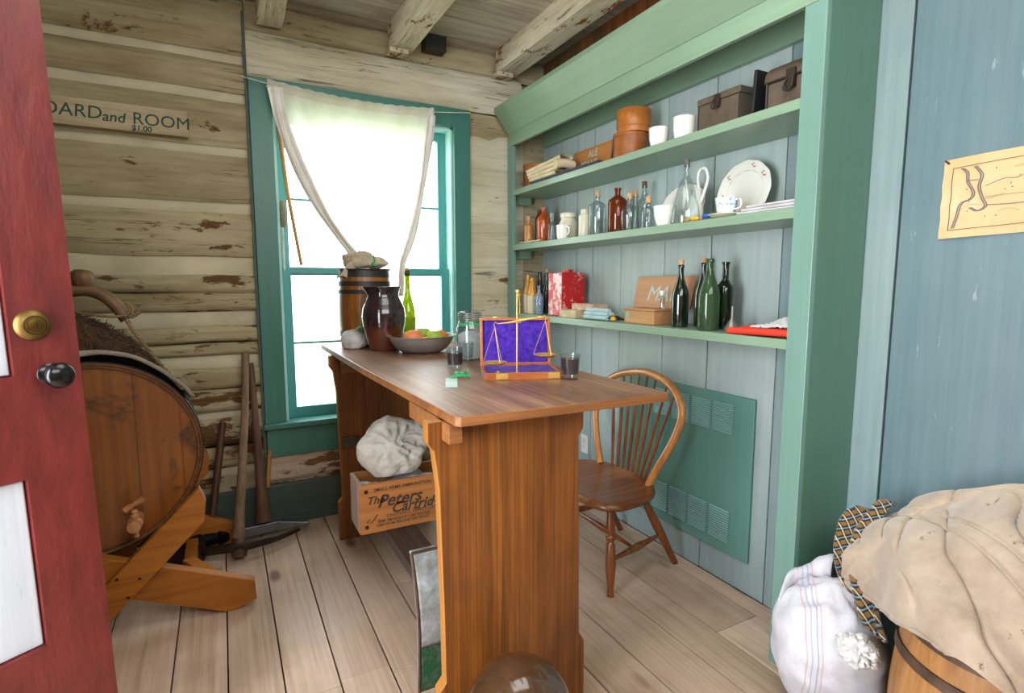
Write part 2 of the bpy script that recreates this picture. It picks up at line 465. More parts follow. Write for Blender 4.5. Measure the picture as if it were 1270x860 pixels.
s = NT('stained_barrel_head')
g = s.noise((1.2, 1.2, 30), 1, 6, .6)      # grain across boards
st = s.noise((1, 1, 1), 4.5, 8, .68, 1.4)
c = s.ramp(s.noise((30, 1.2, 1.2), 1, 6, .6), [(.3, lin('#6e3c0e')), (.7, lin('#98591a'))])
big = s.mask(s.noise((1, 1, 1), 2.4, 5, .6), .42, .68)
c = s.mix(s.math('MULTIPLY', big, .55), c, lin('#6c3a10'))
c = s.mix(s.math('MULTIPLY', s.mask(st, .53, .63), .7), c, lin('#22140a'))
v = s.new('ShaderNodeTexWave', wave_type='BANDS', bands_direction='X'); v.inputs['Scale'].default_value = 2.1
s.link(s.coord((1, 1, 1)), v.inputs['Vector'])
c = s.mix(s.math('MULTIPLY', s.mask(v.outputs['Fac'], .006, .0), .5), c, lin('#1a0d04'))
s.bump(st, .15, .01); M['bhead'] = s.done(c, .42, 0, .1)

s = NT('glazed_brown_stoneware')
sep = s.new('ShaderNodeSeparateXYZ'); s.link(s.coord((1, 1, 1)), sep.inputs[0])
n = s.noise((1, 1, 1), 14, 5)
zz = s.math('ADD', sep.outputs['Z'], s.math('MULTIPLY', n, .05))
c = s.ramp(s.mask(zz, 0, .3), [(0, lin('#6a3a24')), (.42, lin('#5a2c1c')), (.55, lin('#2b1719')), (1, lin('#241820'))])
wv = s.new('ShaderNodeTexWave', wave_type='BANDS', bands_direction='Z'); wv.inputs['Scale'].default_value = 14
s.link(s.coord((1, 1, 1)), wv.inputs['Vector']); s.bump(wv.outputs['Fac'], .12, .004)
M['jug'] = s.done(c, .12, 0, .8)

s = NT('purple_velvet')
n = s.noise((1, 1, 1), 55, 6, .7)
c = s.ramp(n, [(.32, lin('#240e6c')), (.66, lin('#5530b0'))]); s.bump(n, .5, .01)
M['velvet'] = s.done(c, .85, 0, 0, .2, .15)

s = NT('sheer_curtain_cotton')
n = s.noise((8, 8, 3), 1, 5, .6)
c = s.ramp(n, [(.3, lin('#ece4d4')), (.7, lin('#f8f4ec'))])
d = s.new('ShaderNodeBsdfDiffuse'); t = s.new('ShaderNodeBsdfTranslucent'); x = s.new('ShaderNodeMixShader')
tr = s.new('ShaderNodeBsdfTransparent'); y = s.new('ShaderNodeMixShader')
s.link(c, d.inputs[0]); s.link(c, t.inputs[0]); x.inputs[0].default_value = .55
s.link(d.outputs[0], x.inputs[1]); s.link(t.outputs[0], x.inputs[2])
y.inputs[0].default_value = .06; s.link(x.outputs[0], y.inputs[1]); s.link(tr.outputs[0], y.inputs[2])
s.link(y.outputs[0], s.out.inputs[0]); M['ctn'] = s.m

s = NT('window_glass')
gl = s.new('ShaderNodeBsdfGlossy'); gl.inputs['Roughness'].default_value = .02
tr = s.new('ShaderNodeBsdfTransparent'); x = s.new('ShaderNodeMixShader')
n = s.noise((1, 1, 1), 3); c = s.ramp(n, [(0, (.93, .97, .96, 1)), (1, (.98, 1, 1, 1))]); s.link(c, tr.inputs[0])
x.inputs[0].default_value = .06; s.link(tr.outputs[0], x.inputs[1]); s.link(gl.outputs[0], x.inputs[2])
s.link(x.outputs[0], s.out.inputs[0]); M['pane'] = s.m

s = NT('scuffed_red_tin')
n = s.noise((1, 1, 1), 22, 9, .72); w = s.mask(n, .56, .60)
c = s.mix(w, lin('#b4161c'), lin('#d8b0a4')); M['redtin'] = s.done(c, .4)
s = NT('worn_white_red_tin')
n = s.noise((1, 1, 1), 18, 9, .72); w = s.mask(n, .47, .56)
c = s.mix(w, lin('#d0545a'), lin('#e4d4cc')); M['redtinw'] = s.done(c, .45)

s = NT('tan_wool_blanket')
n = s.noise((1, 1, 1), 7, 7, .65)
c = s.ramp(n, [(.3, lin('#96826f')), (.68, lin('#b8a590'))])
sp = s.mask(s.noise((1, 1, 1), 16, 8, .75), .63, .655)
c = s.mix(s.math('MULTIPLY', sp, .8), c, lin('#5a3a28'))
w = s.noise((1, 1, 1), 260, 2); s.bump(s.math('ADD', w, n), .3, .004)
M['wool'] = s.done(c, .95, 0, 0, .15, .4)

s = NT('brown_plaid_wool')
vec = s.coord((1, 1, 1), (.3, .2, .5))
ck = s.new('ShaderNodeTexWave', wave_type='BANDS', bands_direction='Z'); ck.inputs['Scale'].default_value = 13
ck2 = s.new('ShaderNodeTexWave', wave_type='BANDS', bands_direction='X'); ck2.inputs['Scale'].default_value = 13
ck.inputs['Distortion'].default_value = 1.5; ck2.inputs['Distortion'].default_value = 1.5
s.link(vec, ck.inputs['Vector']); s.link(vec, ck2.inputs['Vector'])
c = s.mix(s.mask(ck.outputs['Fac'], .35, .55), lin('#7a5c34'), lin('#2e241e'))
c = s.mix(s.math('MULTIPLY', s.mask(ck2.outputs['Fac'], .4, .6), .6), c, lin('#1f2228'))
c = s.mix(s.math('MULTIPLY', s.mask(ck.outputs['Fac'], .93, .97), .8), c, lin('#6c92a8'))
c = s.mix(s.math('MULTIPLY', s.mask(ck2.outputs['Fac'], .93, .97), .8), c, lin('#c8b890'))
w = s.noise((1, 1, 1), 200, 2); s.bump(w, .4, .004)
M['plaid'] = s.done(c, .95, 0, 0, .15, .3)

def sackstripes(s, c):
    sep = s.new('ShaderNodeSeparateXYZ'); s.link(s.coord((1, 1, 1)), sep.inputs[0])
    d = s.math('SUBTRACT', sep.outputs['Y'], sep.outputs['X'])
    for off, col in ((.03, '#7c86a8'), (.05, '#8c94b4'), (.015, '#b89090'), (.068, '#b89090')):
        m = s.mask(s.math('ABSOLUTE', s.math('SUBTRACT', d, off)), .0035, .002)
        c = s.mix(s.math('MULTIPLY', m, .6), c, lin(col))
    return c
M['sack'] = cloth('striped_white_sacking', '#cdccd2', '#aeadb6', stripes=sackstripes)

s = NT('brown_glossy_vessel_glass')
n = s.noise((1, 1, 1), 8, 6, .6)
c = s.ramp(n, [(.3, lin('#3c2818')), (.7, lin('#5e4028'))])
s.b.inputs['Transmission Weight'].default_value = .15
M['brownglass'] = s.done(c, .12, 0, .8)

s = NT('old_map_paper')
n = s.noise((1, 1, 1), 5, 6, .6)
c = s.ramp(n, [(.35, lin('#cda874')), (.65, lin('#d8bd92'))])
c = s.mix(s.math('MULTIPLY', s.mask(s.noise((1, 1, 1), 11, 4), .55, .7), .35), c, lin('#d89c5c'))
M['paper'] = s.done(c, .7)

s = NT('tarnished_tin')
n = s.noise((1, 1, 1), 9, 8, .7)
c = s.ramp(n, [(.3, lin('#5c5a54')), (.5, lin('#a8aaa8')), (.7, lin('#dce4e8'))]); s.bump(n, .3, .01)
M['tinsheet'] = s.done(c, .35, .3)
s = NT('green_worn_tin')
n = s.noise((1, 1, 1), 18, 8, .72)
c = s.mix(s.mask(n, .46, .56), lin('#1c5c38'), lin('#5a6a5c')); M['tingreen'] = s.done(c, .45, .3)

# ---------------------------------------------------------------- camera and world
cam = bpy.data.objects.new('camera', bpy.data.cameras.new('camera')); COL.objects.link(cam)
cam.data.sensor_fit = 'HORIZONTAL'; cam.data.sensor_width = 36; cam.data.lens = 36 * 680 / 1270
cam.location = (0, 0, 1.35)
cam.rotation_euler = (math.radians(90 - 6.5), 0, math.radians(-27.8)); cam.data.clip_start = .02
SC.camera = cam
W = bpy.data.worlds.new('world'); SC.world = W; W.use_nodes = True
bg = W.node_tree.nodes['Background']; bg.inputs[0].default_value = (.94, .97, 1.0, 1); bg.inputs[1].default_value = 9
SC.view_settings.view_transform = 'Standard'; SC.view_settings.look = 'None'
SC.view_settings.exposure = 0; SC.view_settings.gamma = 1.0
SC.cycles.max_bounces = 10; SC.cycles.transparent_max_bounces = 24; SC.cycles.caustics_reflective = False
SC.cycles.caustics_refractive = False

def area(name, loc, target, sx, sy, power, col=(1, 1, 1), portal=False, spread=PI):
    L = bpy.data.lights.new(name, 'AREA'); L.shape = 'RECTANGLE'; L.size = sx; L.size_y = sy
    L.energy = power; L.color = col; L.spread = spread
    if portal: L.cycles.is_portal = True
    o = bpy.data.objects.new(name, L); COL.objects.link(o); o.location = loc
    o.rotation_euler = (Vector(target) - Vector(loc)).to_track_quat('-Z', 'Y').to_euler(); return o
area('window_portal', (.795, 3.50, 1.45), (.795, 0, 1.45), 1.02, 1.75, 1, portal=True)
area('door_light', (-1.35, .62, 1.35), (1.3, 1.6, .9), .85, 1.9, 62, (.86, .93, 1.0))
area('camera_fill_light', (.5, -.55, 2.3), (.9, 2.4, .9), 2.2, .8, 39, (.97, .98, 1.0))  # added soft fill behind the camera, no lamp of the room
area('rear_fill_light', (.75, 1.35, 2.72), (.85, 1.9, 0), 1.3, 1.3, 24, (1.0, .99, .97))  # added fill above the view to brighten the rear, no real fitting

# ---------------------------------------------------------------- room shell
YW, XW, ZC = 3.265, 1.96, 2.79
XL, YS = -1.0, -.9
b = MB(True)
y0 = None
x = XL
while x < XW - .01:
    w = random.choice([.17, .19, .21, .23]); x1 = min(x + w, XW)
    cut = random.uniform(.3, 2.9)
    for ya, yb in ((YS, cut - .0015), (cut + .0015, YW + .02)):
        b.box(x + .0025, x1 - .0025, ya, yb, -.04, 0)
    x = x1
struct(b.build('floor', M['floor'], bevel=.0015))
struct(MB().box(XL - .3, XW + .3, YS - .2, YW + .2, -.09, -.041).build('trim_1', M['void']))
# ceiling boards run along X
b = MB(True); y = YS
while y < YW:
    b.box(XL - .1, XW + .1, y + .003, min(y + .24, YW + .1) - .003, ZC, ZC + .03); y += .24
b.box(XL - .1, XW + .1, YS, YW + .1, ZC + .035, ZC + .06)
struct(b.build('ceiling', M['ceil']))

# log wall: hewn logs with lime chinking between (left of the window)
def log(b, x0, x1, z0, z1, yf, th=.25, seed=0, amp=.012, nx=60, nzs=9):
    def f(u, v):
        xx = x0 + (x1 - x0) * u
        zz = z0 + (z1 - z0) * v
        e = abs(2 * v - 1)
        dz = .010 * nz((xx, 0, seed), 2.5, seed + (1 if v > .5 else 2)) * e
        y = yf + .022 * e ** 5 + amp * nz((xx * 1.2, zz * 5, seed), 2.0, seed) + .004 * nz((xx * 3, zz * 22, seed), 3.0, seed)
        return Vector((xx, y, zz + dz))
    b.grid(f, nx, nzs)
XC = .168
rows = [(2.78, 2.51), (2.47, 2.325), (2.275, 2.05), (2.01, 1.766), (1.716, 1.493), (1.392, 1.308), (1.304, 1.206), (1.13, 1.045), (1.04, .975), (.91, .80), (.795, .67), (.63, .49), (.485, .36), (.31, .17), (.13, .0)]
b = MB()
for i, (a, z) in enumerate(rows):
    log(b, XL - .05, XC, z, a, YW - .02, seed=i)
b.box(XL - .05, XC, YW + .05, YW + .2, 0, ZC)
# wall round the window (same wall, boards)
WX0, WX1, WZ0, WZ1 = .285, 1.305, .575, 2.30
b.box(XC, WX0, YW, YW + .17, 0, 2.41); b.box(WX1, XW + .1, YW, YW + .17, 0, 2.41)
b.box(WX0, WX1, YW, YW + .17, 0, WZ0); b.box(WX0, WX1, YW, YW + .17, WZ1, 2.41)
b.box(XC, XW + .1, YW + .05, YW + .17, 2.41, ZC)
struct(b.build('wall_back', M['lime'], smooth=True, ang=50))
b = MB()
for (a0, z0), (a1, z1) in zip(rows, rows[1:]):
    if z0 - a1 > .02:
        def f(u, v, z0=z0, a1=a1):
            xx = XL - .05 + (XC - XL + .05) * u
            return Vector((xx, YW + .012 + .006 * nz((xx, z0, 0), 4) - .008 * math.sin(PI * v), a1 - .012 + (z0 - a1 + .024) * v))
        b.grid(f, 40, 5)
struct(b.build('trim_2', M['chink'], smooth=True))
b = MB()
log(b, XC + .006, 1.78, 2.412, 2.64, YW - .028, seed=31, amp=.008)
struct(b.build('trim_3', M['lime_pale'], smooth=True))
b = MB(); log(b, XC + .006, XW, 2.645, 2.79, YW + .0, seed=33, amp=.02)
struct(b.build('trim_4', M['lime'], smooth=True))
b = MB(); log(b, 1.418, 1.80, .0, 2.405, YW - .012, seed=35, amp=.006, nx=12, nzs=40)
struct(b.build('trim_5', M['lime_pale'], smooth=True))
b = MB(); log(b, XC + .008, 1.80, .235, .402, YW - .012, seed=37, amp=.006, nx=60, nzs=12)
struct(b.build('trim_6', M['lime_low'], smooth=True))
struct(MB().box(XC - .008, XC + .004, YW - .03, YW + .02, 0, 2.72).build('trim_7', M['base']))
struct(MB().box(-.35, 1.94, YW - .045, YW - .013, .0, .235).build('baseboard_back', M['base'], bevel=.006))
# other walls
b = MB(); b.box(XL - .12, XL, 1.13, YW + .1, 0, ZC); b.box(XL - .12, XL, YS, .2, 0, ZC); b.box(XL - .12, XL, .2, 1.13, 2.12, ZC)
struct(b.build('wall_left', M['lime']))
struct(MB().box(XL - .1, XW + .1, YS - .1, YS, 0, ZC).build('wall_front', M['lime']))
# right wall: vertical boards
seams = [-.9, -.45, .02, .55, 1.02, 1.44, 1.795, 2.09, 2.43, 2.69, 2.86, 3.03, 3.27]
b = MB(True)
for a, c_ in zip(seams[:5], seams[1:5]):
    g = .004
    b.box(XW, XW + .03, a + g, c_ - g, 0, 2.43)
b.box(XW + .031, XW + .09, YS - .1, 1.44, -.05, ZC + .05)
struct(b.build('wall_right', M['bluewall'], bevel=.002))
struct(MB(True).box(XW, XW + .03, seams[4] + .004, seams[5] - .003, 0, 2.43).build('trim_11', paint('mid_blue_board_paint', '#8a9d9c', '#73898d', .55, 2), bevel=.002))
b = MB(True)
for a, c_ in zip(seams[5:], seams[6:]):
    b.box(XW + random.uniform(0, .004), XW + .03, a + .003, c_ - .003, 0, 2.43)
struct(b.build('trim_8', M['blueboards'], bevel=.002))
struct(MB().box(XW + .031, XW + .09, 1.44, YW + .1, -.05, ZC + .05).build('trim_9', M['void']))
b = MB(True)
y = YS
while y < YW:
    b.box(XW + .001, XW + .03, y + .002, min(y + .19, YW) - .002, 2.432, ZC); y += .19
struct(b.build('trim_10', M['brownboards']))

# ceiling beams
for i, (x0, x1, z, lab) in enumerate(((.228, .345, 2.665, 'whitewashed ceiling beam at the left, above the teal window corner'), (.905, 1.04, 2.672, 'middle whitewashed ceiling beam above the window with peeling underside'), (1.585, 1.72, 2.655, 'whitewashed ceiling beam nearest the green shelf unit, cracked side face'))):
    b = MB()
    def f(u, v, x0=x0, x1=x1, z=z):
        yy = YS + (YW - .045 - YS) * u
        c4 = [(x0, ZC - .001), (x0, z), (x1, z), (x1, ZC - .001)]
        t = v * 3; k = min(int(t), 2); q = t - k
        px = c4[k][0] + (c4[k+1][0] - c4[k][0]) * q; pz = c4[k][1] + (c4[k+1][1] - c4[k][1]) * q
        w = .006 * nz((yy, px * 3, pz * 3), 4, i)
        return Vector((px + (w if k != 1 else 0), yy, pz + (w * .6 if pz < ZC - .01 else 0)))
    b.grid(f, 70, 13)
    b.box(x0 + .002, x1 - .002, YW - .05, YW - .044, z, ZC - .002)
    tag(b.build('ceiling_beam', M['beamw'], smooth=True, ang=50, org=(x0, YW, z)), lab, 'beam')
# beam end packing blocks
for x0, x1, z, l in ((.90, 1.01, 2.648, 'small whitewashed block packed under the middle ceiling beam end'), (1.57, 1.68, 2.632, 'small whitewashed block packed under the end of the beam beside the shelf')):
    tag(MB().box(x0, x1, YW - .10, YW - .02, z - .004, z + .022).build('packing_block', M['beamw'], bevel=.003, org=(x0, YW - .09, z)), l, 'block')
t = thing('dark_box', 'small dark open box fixed high under the ceiling between two beams', 'box', (1.115, 3.19, 2.70))
b = MB(); b.box(1.112, 1.238, 3.17, 3.25, 2.70, 2.708); b.box(1.112, 1.120, 3.17, 3.25, 2.708, 2.785); b.box(1.230, 1.238, 3.17, 3.25, 2.708, 2.785); b.box(1.12, 1.23, 3.235, 3.25, 2.708, 2.785)
b.build('box_shell', M['tind'], t); MB().box(1.12, 1.23, 3.178, 3.184, 2.708, 2.785).build('box_front', M['blackbrd'], t)

# ---------------------------------------------------------------- window
w = thing('window_1', '', '', (0, 0, 0), kind='structure')
YT = YW - .032
b = MB(); b.box(.175, WX0, YT, YW, .56, 2.412); b.box(WX1, 1.412, YT, YW, .56, 2.412); b.box(WX0, WX1, YT, YW, WZ1, 2.412)
b.build('window_frame', M['teal'], w, bevel=.003)
b = MB(); b.box(WX0, WX0 + .015, YW, YW + .17, WZ0, WZ1); b.box(WX1 - .012, WX1, YW, YW + .17, WZ0, WZ1); b.box(WX0, WX1, YW, YW + .17, WZ1 - .012, WZ1); b.build('window_jamb', plain('lit_jamb_paint', '#a8d8d0', .5), w)  # daylight on the reveal is put into the pale jamb colour
MB().box(.165, 1.422, YT - .03, YW + .17, .555, .585).build('window_sill', M['teal'], w, bevel=.004)
MB().box(.180, 1.407, YT + .008, YW, .405, .555).build('window_apron', M['teal'], w, bevel=.003)
MB().box(.176, 1.411, YT + .002, YW, .395, .408).build('apron_bead', M['teal'], w)
def sash(y, z0, z1, mz, rail0, rail1, nm):
    b = MB(); x0, x1 = WX0 + .015, WX1 - .012
    b.box(x0, x0 + .05, y, y + .035, z0, z1); b.box(x1 - .05, x1, y, y + .035, z0, z1)
    b.box(x0, x1, y + .001, y + .034, z0, z0 + rail0); b.box(x0, x1, y + .001, y + .034, z1 - rail1, z1)
    b.box(x0, x1, y + .008, y + .028, mz - .006, mz + .006)
    o = b.build(nm, M['teals'], w)
    MB().box(x0 + .05, x1 - .05, y + .016, y + .019, z0 + rail0, z1 - rail1).build('pane', M['pane'], o)
    return o
sash(YW + .095, 1.40, 2.288, 1.825, .03, .05, 'upper_sash')
sash(YW + .055, .586, 1.445, 1.015, .06, .035, 'lower_sash')
struct(MB().box(-14, 16, YW + .6, 30, -.55, -.5).build('ground_1', M['grass']))

# curtain on a string
t = thing('curtain', 'sheer white cotton curtain swept to one side in front of the window', 'curtain', (.7, 3.19, 2.34))
def cz(x): # string sag
    f = (x - .148) / (1.393 - .148)
    return 2.39 - .055 * math.sin(PI * f) * .9 + (-.003) * f
L = [(.258, 2.357), (.285, 2.20), (.345, 2.02), (.41, 1.87), (.49, 1.72), (.585, 1.585), (.64, 1.50), (.66, 1.28)]
R = [(1.16, 2.332), (1.145, 2.20), (1.12, 2.05), (1.085, 1.88), (1.05, 1.72), (1.01, 1.58), (.965, 1.46), (.95, 1.28)]
def cf(u, v):
    lx = cat_rom([Vector((p[0], 0, p[1])) for p in L], v); rx = cat_rom([Vector((p[0], 0, p[1])) for p in R], v)
    p = lx.lerp(rx, u)
    amp = .006 + .022 * min(1, v * 1.5)
    edge = math.exp(-u * 9) + math.exp(-(1 - u) * 7)
    ph = u * 46 + 3 * math.sin(u * 5) + 1.5 * nz((u * 4, v, 0), 1)
    y = 3.185 + amp * math.sin(ph) * (.35 + .65 * edge) - .015 * edge
    z = p.z
    if v < .03: z = cz(p.x) + .006 * math.sin(u * 120)
    return Vector((p.x + .006 * math.sin(ph * 1.7 + 1) * edge, y, z))
MB().grid(cf, 180, 50).build('curtain_cloth', M['ctn'], t, smooth=True, ang=0)
def band(P_, w0, w1, nm, sg, mt):
    def f(u, v):
        c0 = cat_rom([Vector((p[0], 0, p[1])) for p in P_], v); w_ = w0 + (w1 - w0) * v
        ph = u * 3.5 * PI + 2 * math.sin(v * 3)
        return Vector((c0.x + sg * w_ * u + .004 * math.sin(v * 12 + u * 3), 3.165 + .008 * math.sin(ph), c0.z - .0 + .01 * u * (1 - v) * 0))
    MB().grid(f, 30, 50).build(nm, mt, t, True, ang=0, solid=.004)
M['ctf'] = cloth('curtain_fold_cotton', '#f4f2ec', '#e2dfd8', bump=.1)
band([(p[0], min(p[1], cz(p[0]) - .004)) for p in L], .075, .045, 'curtain_fold', 1, M['ctf'])
band([(p[0], min(p[1], cz(p[0]) - .004)) for p in R], .045, .040, 'curtain_fold', -1, M['ctf'])
MB().grid(lambda u, v: Vector((.262 + .895 * u, 3.178 - .007 * math.sin(PI * v), cz(.262 + .895 * u) + .016 - .05 * v + .002 * math.sin(u * 90))), 120, 5).build('curtain_casing', M['ctn'], t, smooth=True)
tag(MB().tube([(.145 + (1.395 - .145) * i / 30, 3.192, cz(.145 + (1.395 - .145) * i / 30) - .002) for i in range(31)], .0022, 6).build('curtain_string', M['string'], org=(.7, 3.18, 2.35)), 'thin white string stretched across the window holding the curtain', 'string')
tag(MB().tube([(.312, 3.245, 2.18), (.345, 3.268, 1.85), (.405, 3.303, 1.455)], [.011, .010, .009], 8).build('wooden_stick', M['stick'], org=(.405, 3.31, 1.452)), 'thin tan wooden stick leaning inside the left of the window', 'stick')
t = thing('whisk_brush', 'small pale brush hanging at the left edge of the window', 'brush', (.318, 3.288, 1.80))
MB().lathe([(.0001, 1.805), (.010, 1.80), (.016, 1.78), (.016, 1.68), (.012, 1.66), (.0001, 1.655)], 12, (.318, 3.275, 0)).build('brush_head', cloth('brush_fibre', '#9c9480', '#6c6450'), t, True)
MB().lathe([(.0001, 1.66), (.006, 1.655), (.006, 1.44), (.0001, 1.42)], 10, (.312, 3.275, 0)).build('brush_handle', M['canvas'], t, True)

# sign on the logs
t = thing('wooden_sign', 'weathered plank sign with green letters about board and room on log wall', 'sign', (-.45, 3.20, 2.07))
b = MB(); b.box(-.86, -.102, 3.205, 3.235, 2.066, 2.188); b.build('sign_plank', M['sboard'], t, bevel=.004)
def tw(s_, size, x, y, z, parent, mat, shear=0, bold=.001):
    return text(s_, size, mat, 'lettering', parent, Matrix.Translation(-parent.location) @ face_negY(x, y, z), shear=shear, bold=bold)
tw('BOARD', .080, -.715, 3.204, 2.105, t, M['greentext'], .1, 0)
tw('and', .062, -.446, 3.204, 2.100, t, M['greentext'], .2, .0006)
tw('ROOM', .078, -.330, 3.204, 2.100, t, M['greentext'], .05, 0)
tw('$1.00', .036, -.335, 3.204, 2.070, t, M['greentext'], .1, .0008)

# ---------------------------------------------------------------- door
D0 = Vector((-.297, 1.58, 0)); dd = Vector((math.sin(math.radians(56)), math.cos(math.radians(56)), 0))
WD = .83
dr = thing('door_1', '', '', D0 - dd * WD, kind='structure')
dr.rotation_euler = (0, 0, math.atan2(dd.y, dd.x))
# local frame: x hinge->edge, face towards -y, z up
def dbox(*a):
    return a
lean = .02
b = MB()
b.box(WD - .122, WD, 0, .04, .01, 2.03); b.box(0, .115, 0, .04, .01, 2.03)
for z0, z1 in ((.01, .30), (.30, .534), (.926, 1.153), (1.90, 2.03)): b.box(.115, WD - .122, .0, .04, z0, z1)
b.box(.115, WD - .122, .018, .036, .5, 1.95)
mm = b
for v in mm.bm.verts: v.co.x += (v.co.z - 1.1) * -.02 * (v.co.x / WD)
mm.build('door_leaf', M['red'], dr, shift=False)
for z0, z1 in ((.548, .912), (1.168, 1.885)):
    b = MB()
    o = [(.118, z0 - .012), (WD - .125, z0 - .012), (WD - .125, z1 + .012), (.118, z1 + .012)]
    b.box(.118, WD - .125, .012, .018, z0 - .012, z1 + .012)
    for v in b.bm.verts: v.co.x += (v.co.z - 1.1) * -.02 * (v.co.x / WD)
    b.build('door_panel', M['white_paint'], dr, shift=False, bevel=.003)
RX = Matrix.Rotation(PI / 2, 4, 'X')
kb = MB().lathe([(.0001, -.002), (.022, -.002), (.024, .004), (.02, .008), (.009, .01), (.009, .026), (.021, .032), (.028, .042), (.0285, .05), (.024, .058), (.012, .063), (0, .064)], 28, (WD - .062, 0, 1.152), RX)
kb.build('door_knob', M['black'], dr, True, shift=False)
db = MB().lathe([(.0001, -.002), (.033, -.002), (.034, .003), (.030, .010), (.021, .014), (.020, .012), (.018, .012), (.018, .017), (0, .017)], 32, (WD - .084, 0, 1.262), RX).build('deadbolt', M['brass'], dr, True, shift=False)
MB().lathe([(.0001, .016), (.015, .016), (.015, .021), (.009, .0225), (0, .0225)], 24, (WD - .084, 0, 1.262), RX).build('lock_cylinder', M['dbrass'], db, True, shift=False)
MB().box(WD - .0855, WD - .0825, -.0235, -.022, 1.256, 1.268).build('keyhole', M['void'], db, shift=False)

# ---------------------------------------------------------------- shelf unit
XF = 1.675
SU = thing('shelf_unit', 'tall green painted wall shelf unit with deep crown moulding', 'shelf', (XF, 2.2, 0))
MB().box(XF + .022, XW - .002, 1.12, 1.145, .0, 2.44).build('side_panel', paint('shadowed_green_side', '#587d6b', '#507362', .4, 2), SU, bevel=.002)  # shade on this side is put into a darker green
MB().box(XF, XF + .022, 1.12, 1.195, .0, 2.219).build('face_stile', M['greenv'], SU, bevel=.002)
MB().box(XF, XF + .022, 3.165, 3.235, .0, 2.219).build('face_stile', M['greenv'], SU, bevel=.002)
for z in (1.95, 1.60, 1.163): MB().box(XF + .022, XW - .12, 3.215, 3.235, z - .085, z - .034).build('end_cleat', M['green'], SU)
for z in (1.945, 1.60, 1.163):
    MB().box(XF + .002, XW - .003, 1.147, 3.213, z - .034, z).build('shelf', M['green'], SU, bevel=.002)
MB().box(XF, XF + .022, 1.12, 3.235, 2.22, 2.30).build('frieze', M['green'], SU, bevel=.002)
prof = [(XF, 2.301), (XF - .10, 2.425), (XF - .10, 2.45), (XF + .02, 2.45), (XF + .02, 2.301)]
MB().prism(prof, 1.09, 3.232, 1).build('crown_moulding', M['green'], SU, bevel=.002)
MB().box(XF - .02, XW - .002, 1.10, 3.232, 2.452, 2.468).build('top_board', M['green'], SU)
MB().box(XW - .03, XW - .003, 1.147, 3.232, 2.245, 2.38).build('back_rail', M['green'], SU)
MB().box(XF + .022, XW - .03, 1.147, 3.232, 2.36, 2.375).build('inner_soffit', M['green'], SU)

# wall register panel
t = thing('vent_panel', 'green sheet metal wall panel with louvered vents beside the chair', 'vent panel', (XW - .013, 1.9, .14))
b = MB(); b.box(XW - .014, XW - .001, 1.515, 2.40, .145, .868); b.build('panel_sheet', M['vent'], t, bevel=.003)
for zt, zb in ((.828, .693), (.345, .195)):
    for k in range(4):
        ya = 1.615 + k * .128
        g_ = MB(); g_.box(XW - .0155, XW - .0142, ya, ya + .118, zb, zt)
        go = g_.build('louver_group', M['vent'], t)
        n = 13
        b = MB()
        for j in range(n):
            z = zb + (zt - zb) * (j + .5) / n
            b.hexa([(XW - .0155, ya + .004, z - .0035), (XW - .021, ya + .004, z - .003), (XW - .021, ya + .114, z - .003), (XW - .0155, ya + .114, z - .0035),
                    (XW - .0155, ya + .004, z + .002), (XW - .0205, ya + .004, z - .001), (XW - .0205, ya + .114, z - .001), (XW - .0155, ya + .114, z + .002)])
        b.build('louvers', M['ventd'], go, org=t.location)
for y_, z_ in ((1.54, .845), (1.93, .85), (1.54, .17)): MB().lathe([(0, 0), (.004, .001), (.0001, .003)], 8, (XW - .014, y_, z_), Matrix.Rotation(-PI / 2, 4, 'Y')).build('screw', M['metal'], t)
t = thing('outlet_cover', 'small white electrical outlet plate on blue wall behind the counter', 'outlet', (XW - .004, 2.74, .34))
MB().box(XW - .006, XW - .0, 2.705, 2.775, .30, .415).build('plate', M['outlet'], t, bevel=.002)
b = MB(); b.box(XW - .009, XW - .005, 2.725, 2.755, .365, .395); b.box(XW - .009, XW - .005, 2.725, 2.755, .32, .35); b.build('socket', M['canvas'], t)

# map
t = thing('paper_map', 'old cream paper map nailed to the blue wall', 'map', (XW - .006, .70, 1.48))
def mp(u, v):
    return Vector((XW - .004 - .004 * nz((u * 2, v * 2, 0), 2) * 1.5 - .003 * math.sin(u * 5), .903 - .46 * u + .002 * nz((v * 5, u, 0), 1), 1.487 + .233 * v + .012 * u))
MB().grid(mp, 40, 20).build('map_sheet', M['paper'], t, True)
def mline(pts, r, mat=None, nm='map_lines', bb=None):
    P = []
    if len(pts) < 10: pts = [(p.x, p.y) for p in curve_pts([(a_, b_, 0) for a_, b_ in pts], 26)]
    for (u, v) in pts:
        q = mp(u, v); q.x -= .0022; P.append(q)
    bb.tube(P, r, 5)
b = MB()
mline([(.055, .1 + .078 * k) for k in range(11)] + [(.055 + .0945 * k, .88 + .002 * k) for k in range(1, 11)], .0008, bb=b); mline([(.055 + .0945 * k, .1 + .002 * k) for k in range(11)], .0008, bb=b)
b.build('map_border', M['inkd'], t)
b = MB()
for base, r in ((0, .0014), (.012, .0014)):
    mline([(.10 + base, .86), (.13 + base, .80), (.14 + base, .68), (.17 + base, .55), (.16 + base, .47), (.11 + base, .42), (.09 + base, .25), (.075 + base, .12)], r, bb=b)
    mline([(.17 + base, .86), (.21 + base, .74), (.20 + base, .60), (.22 + base, .46), (.24 + base, .36), (.20 + base, .31), (.16 + base, .36)], r, bb=b)
mline([(.14, .70), (.20, .69)], .001, bb=b)
mline([(.24, .60), (.33, .66), (.40, .65), (.48, .76), (.56, .79), (.7, .84), (.9, .80)], .0008, bb=b)
mline([(.25, .37), (.4, .35), (.6, .36), (.8, .33), (1, .36)], .001, bb=b)
mline([(.24, .47), (.6, .46), (1, .47)], .0005, bb=b)
random.seed(4)
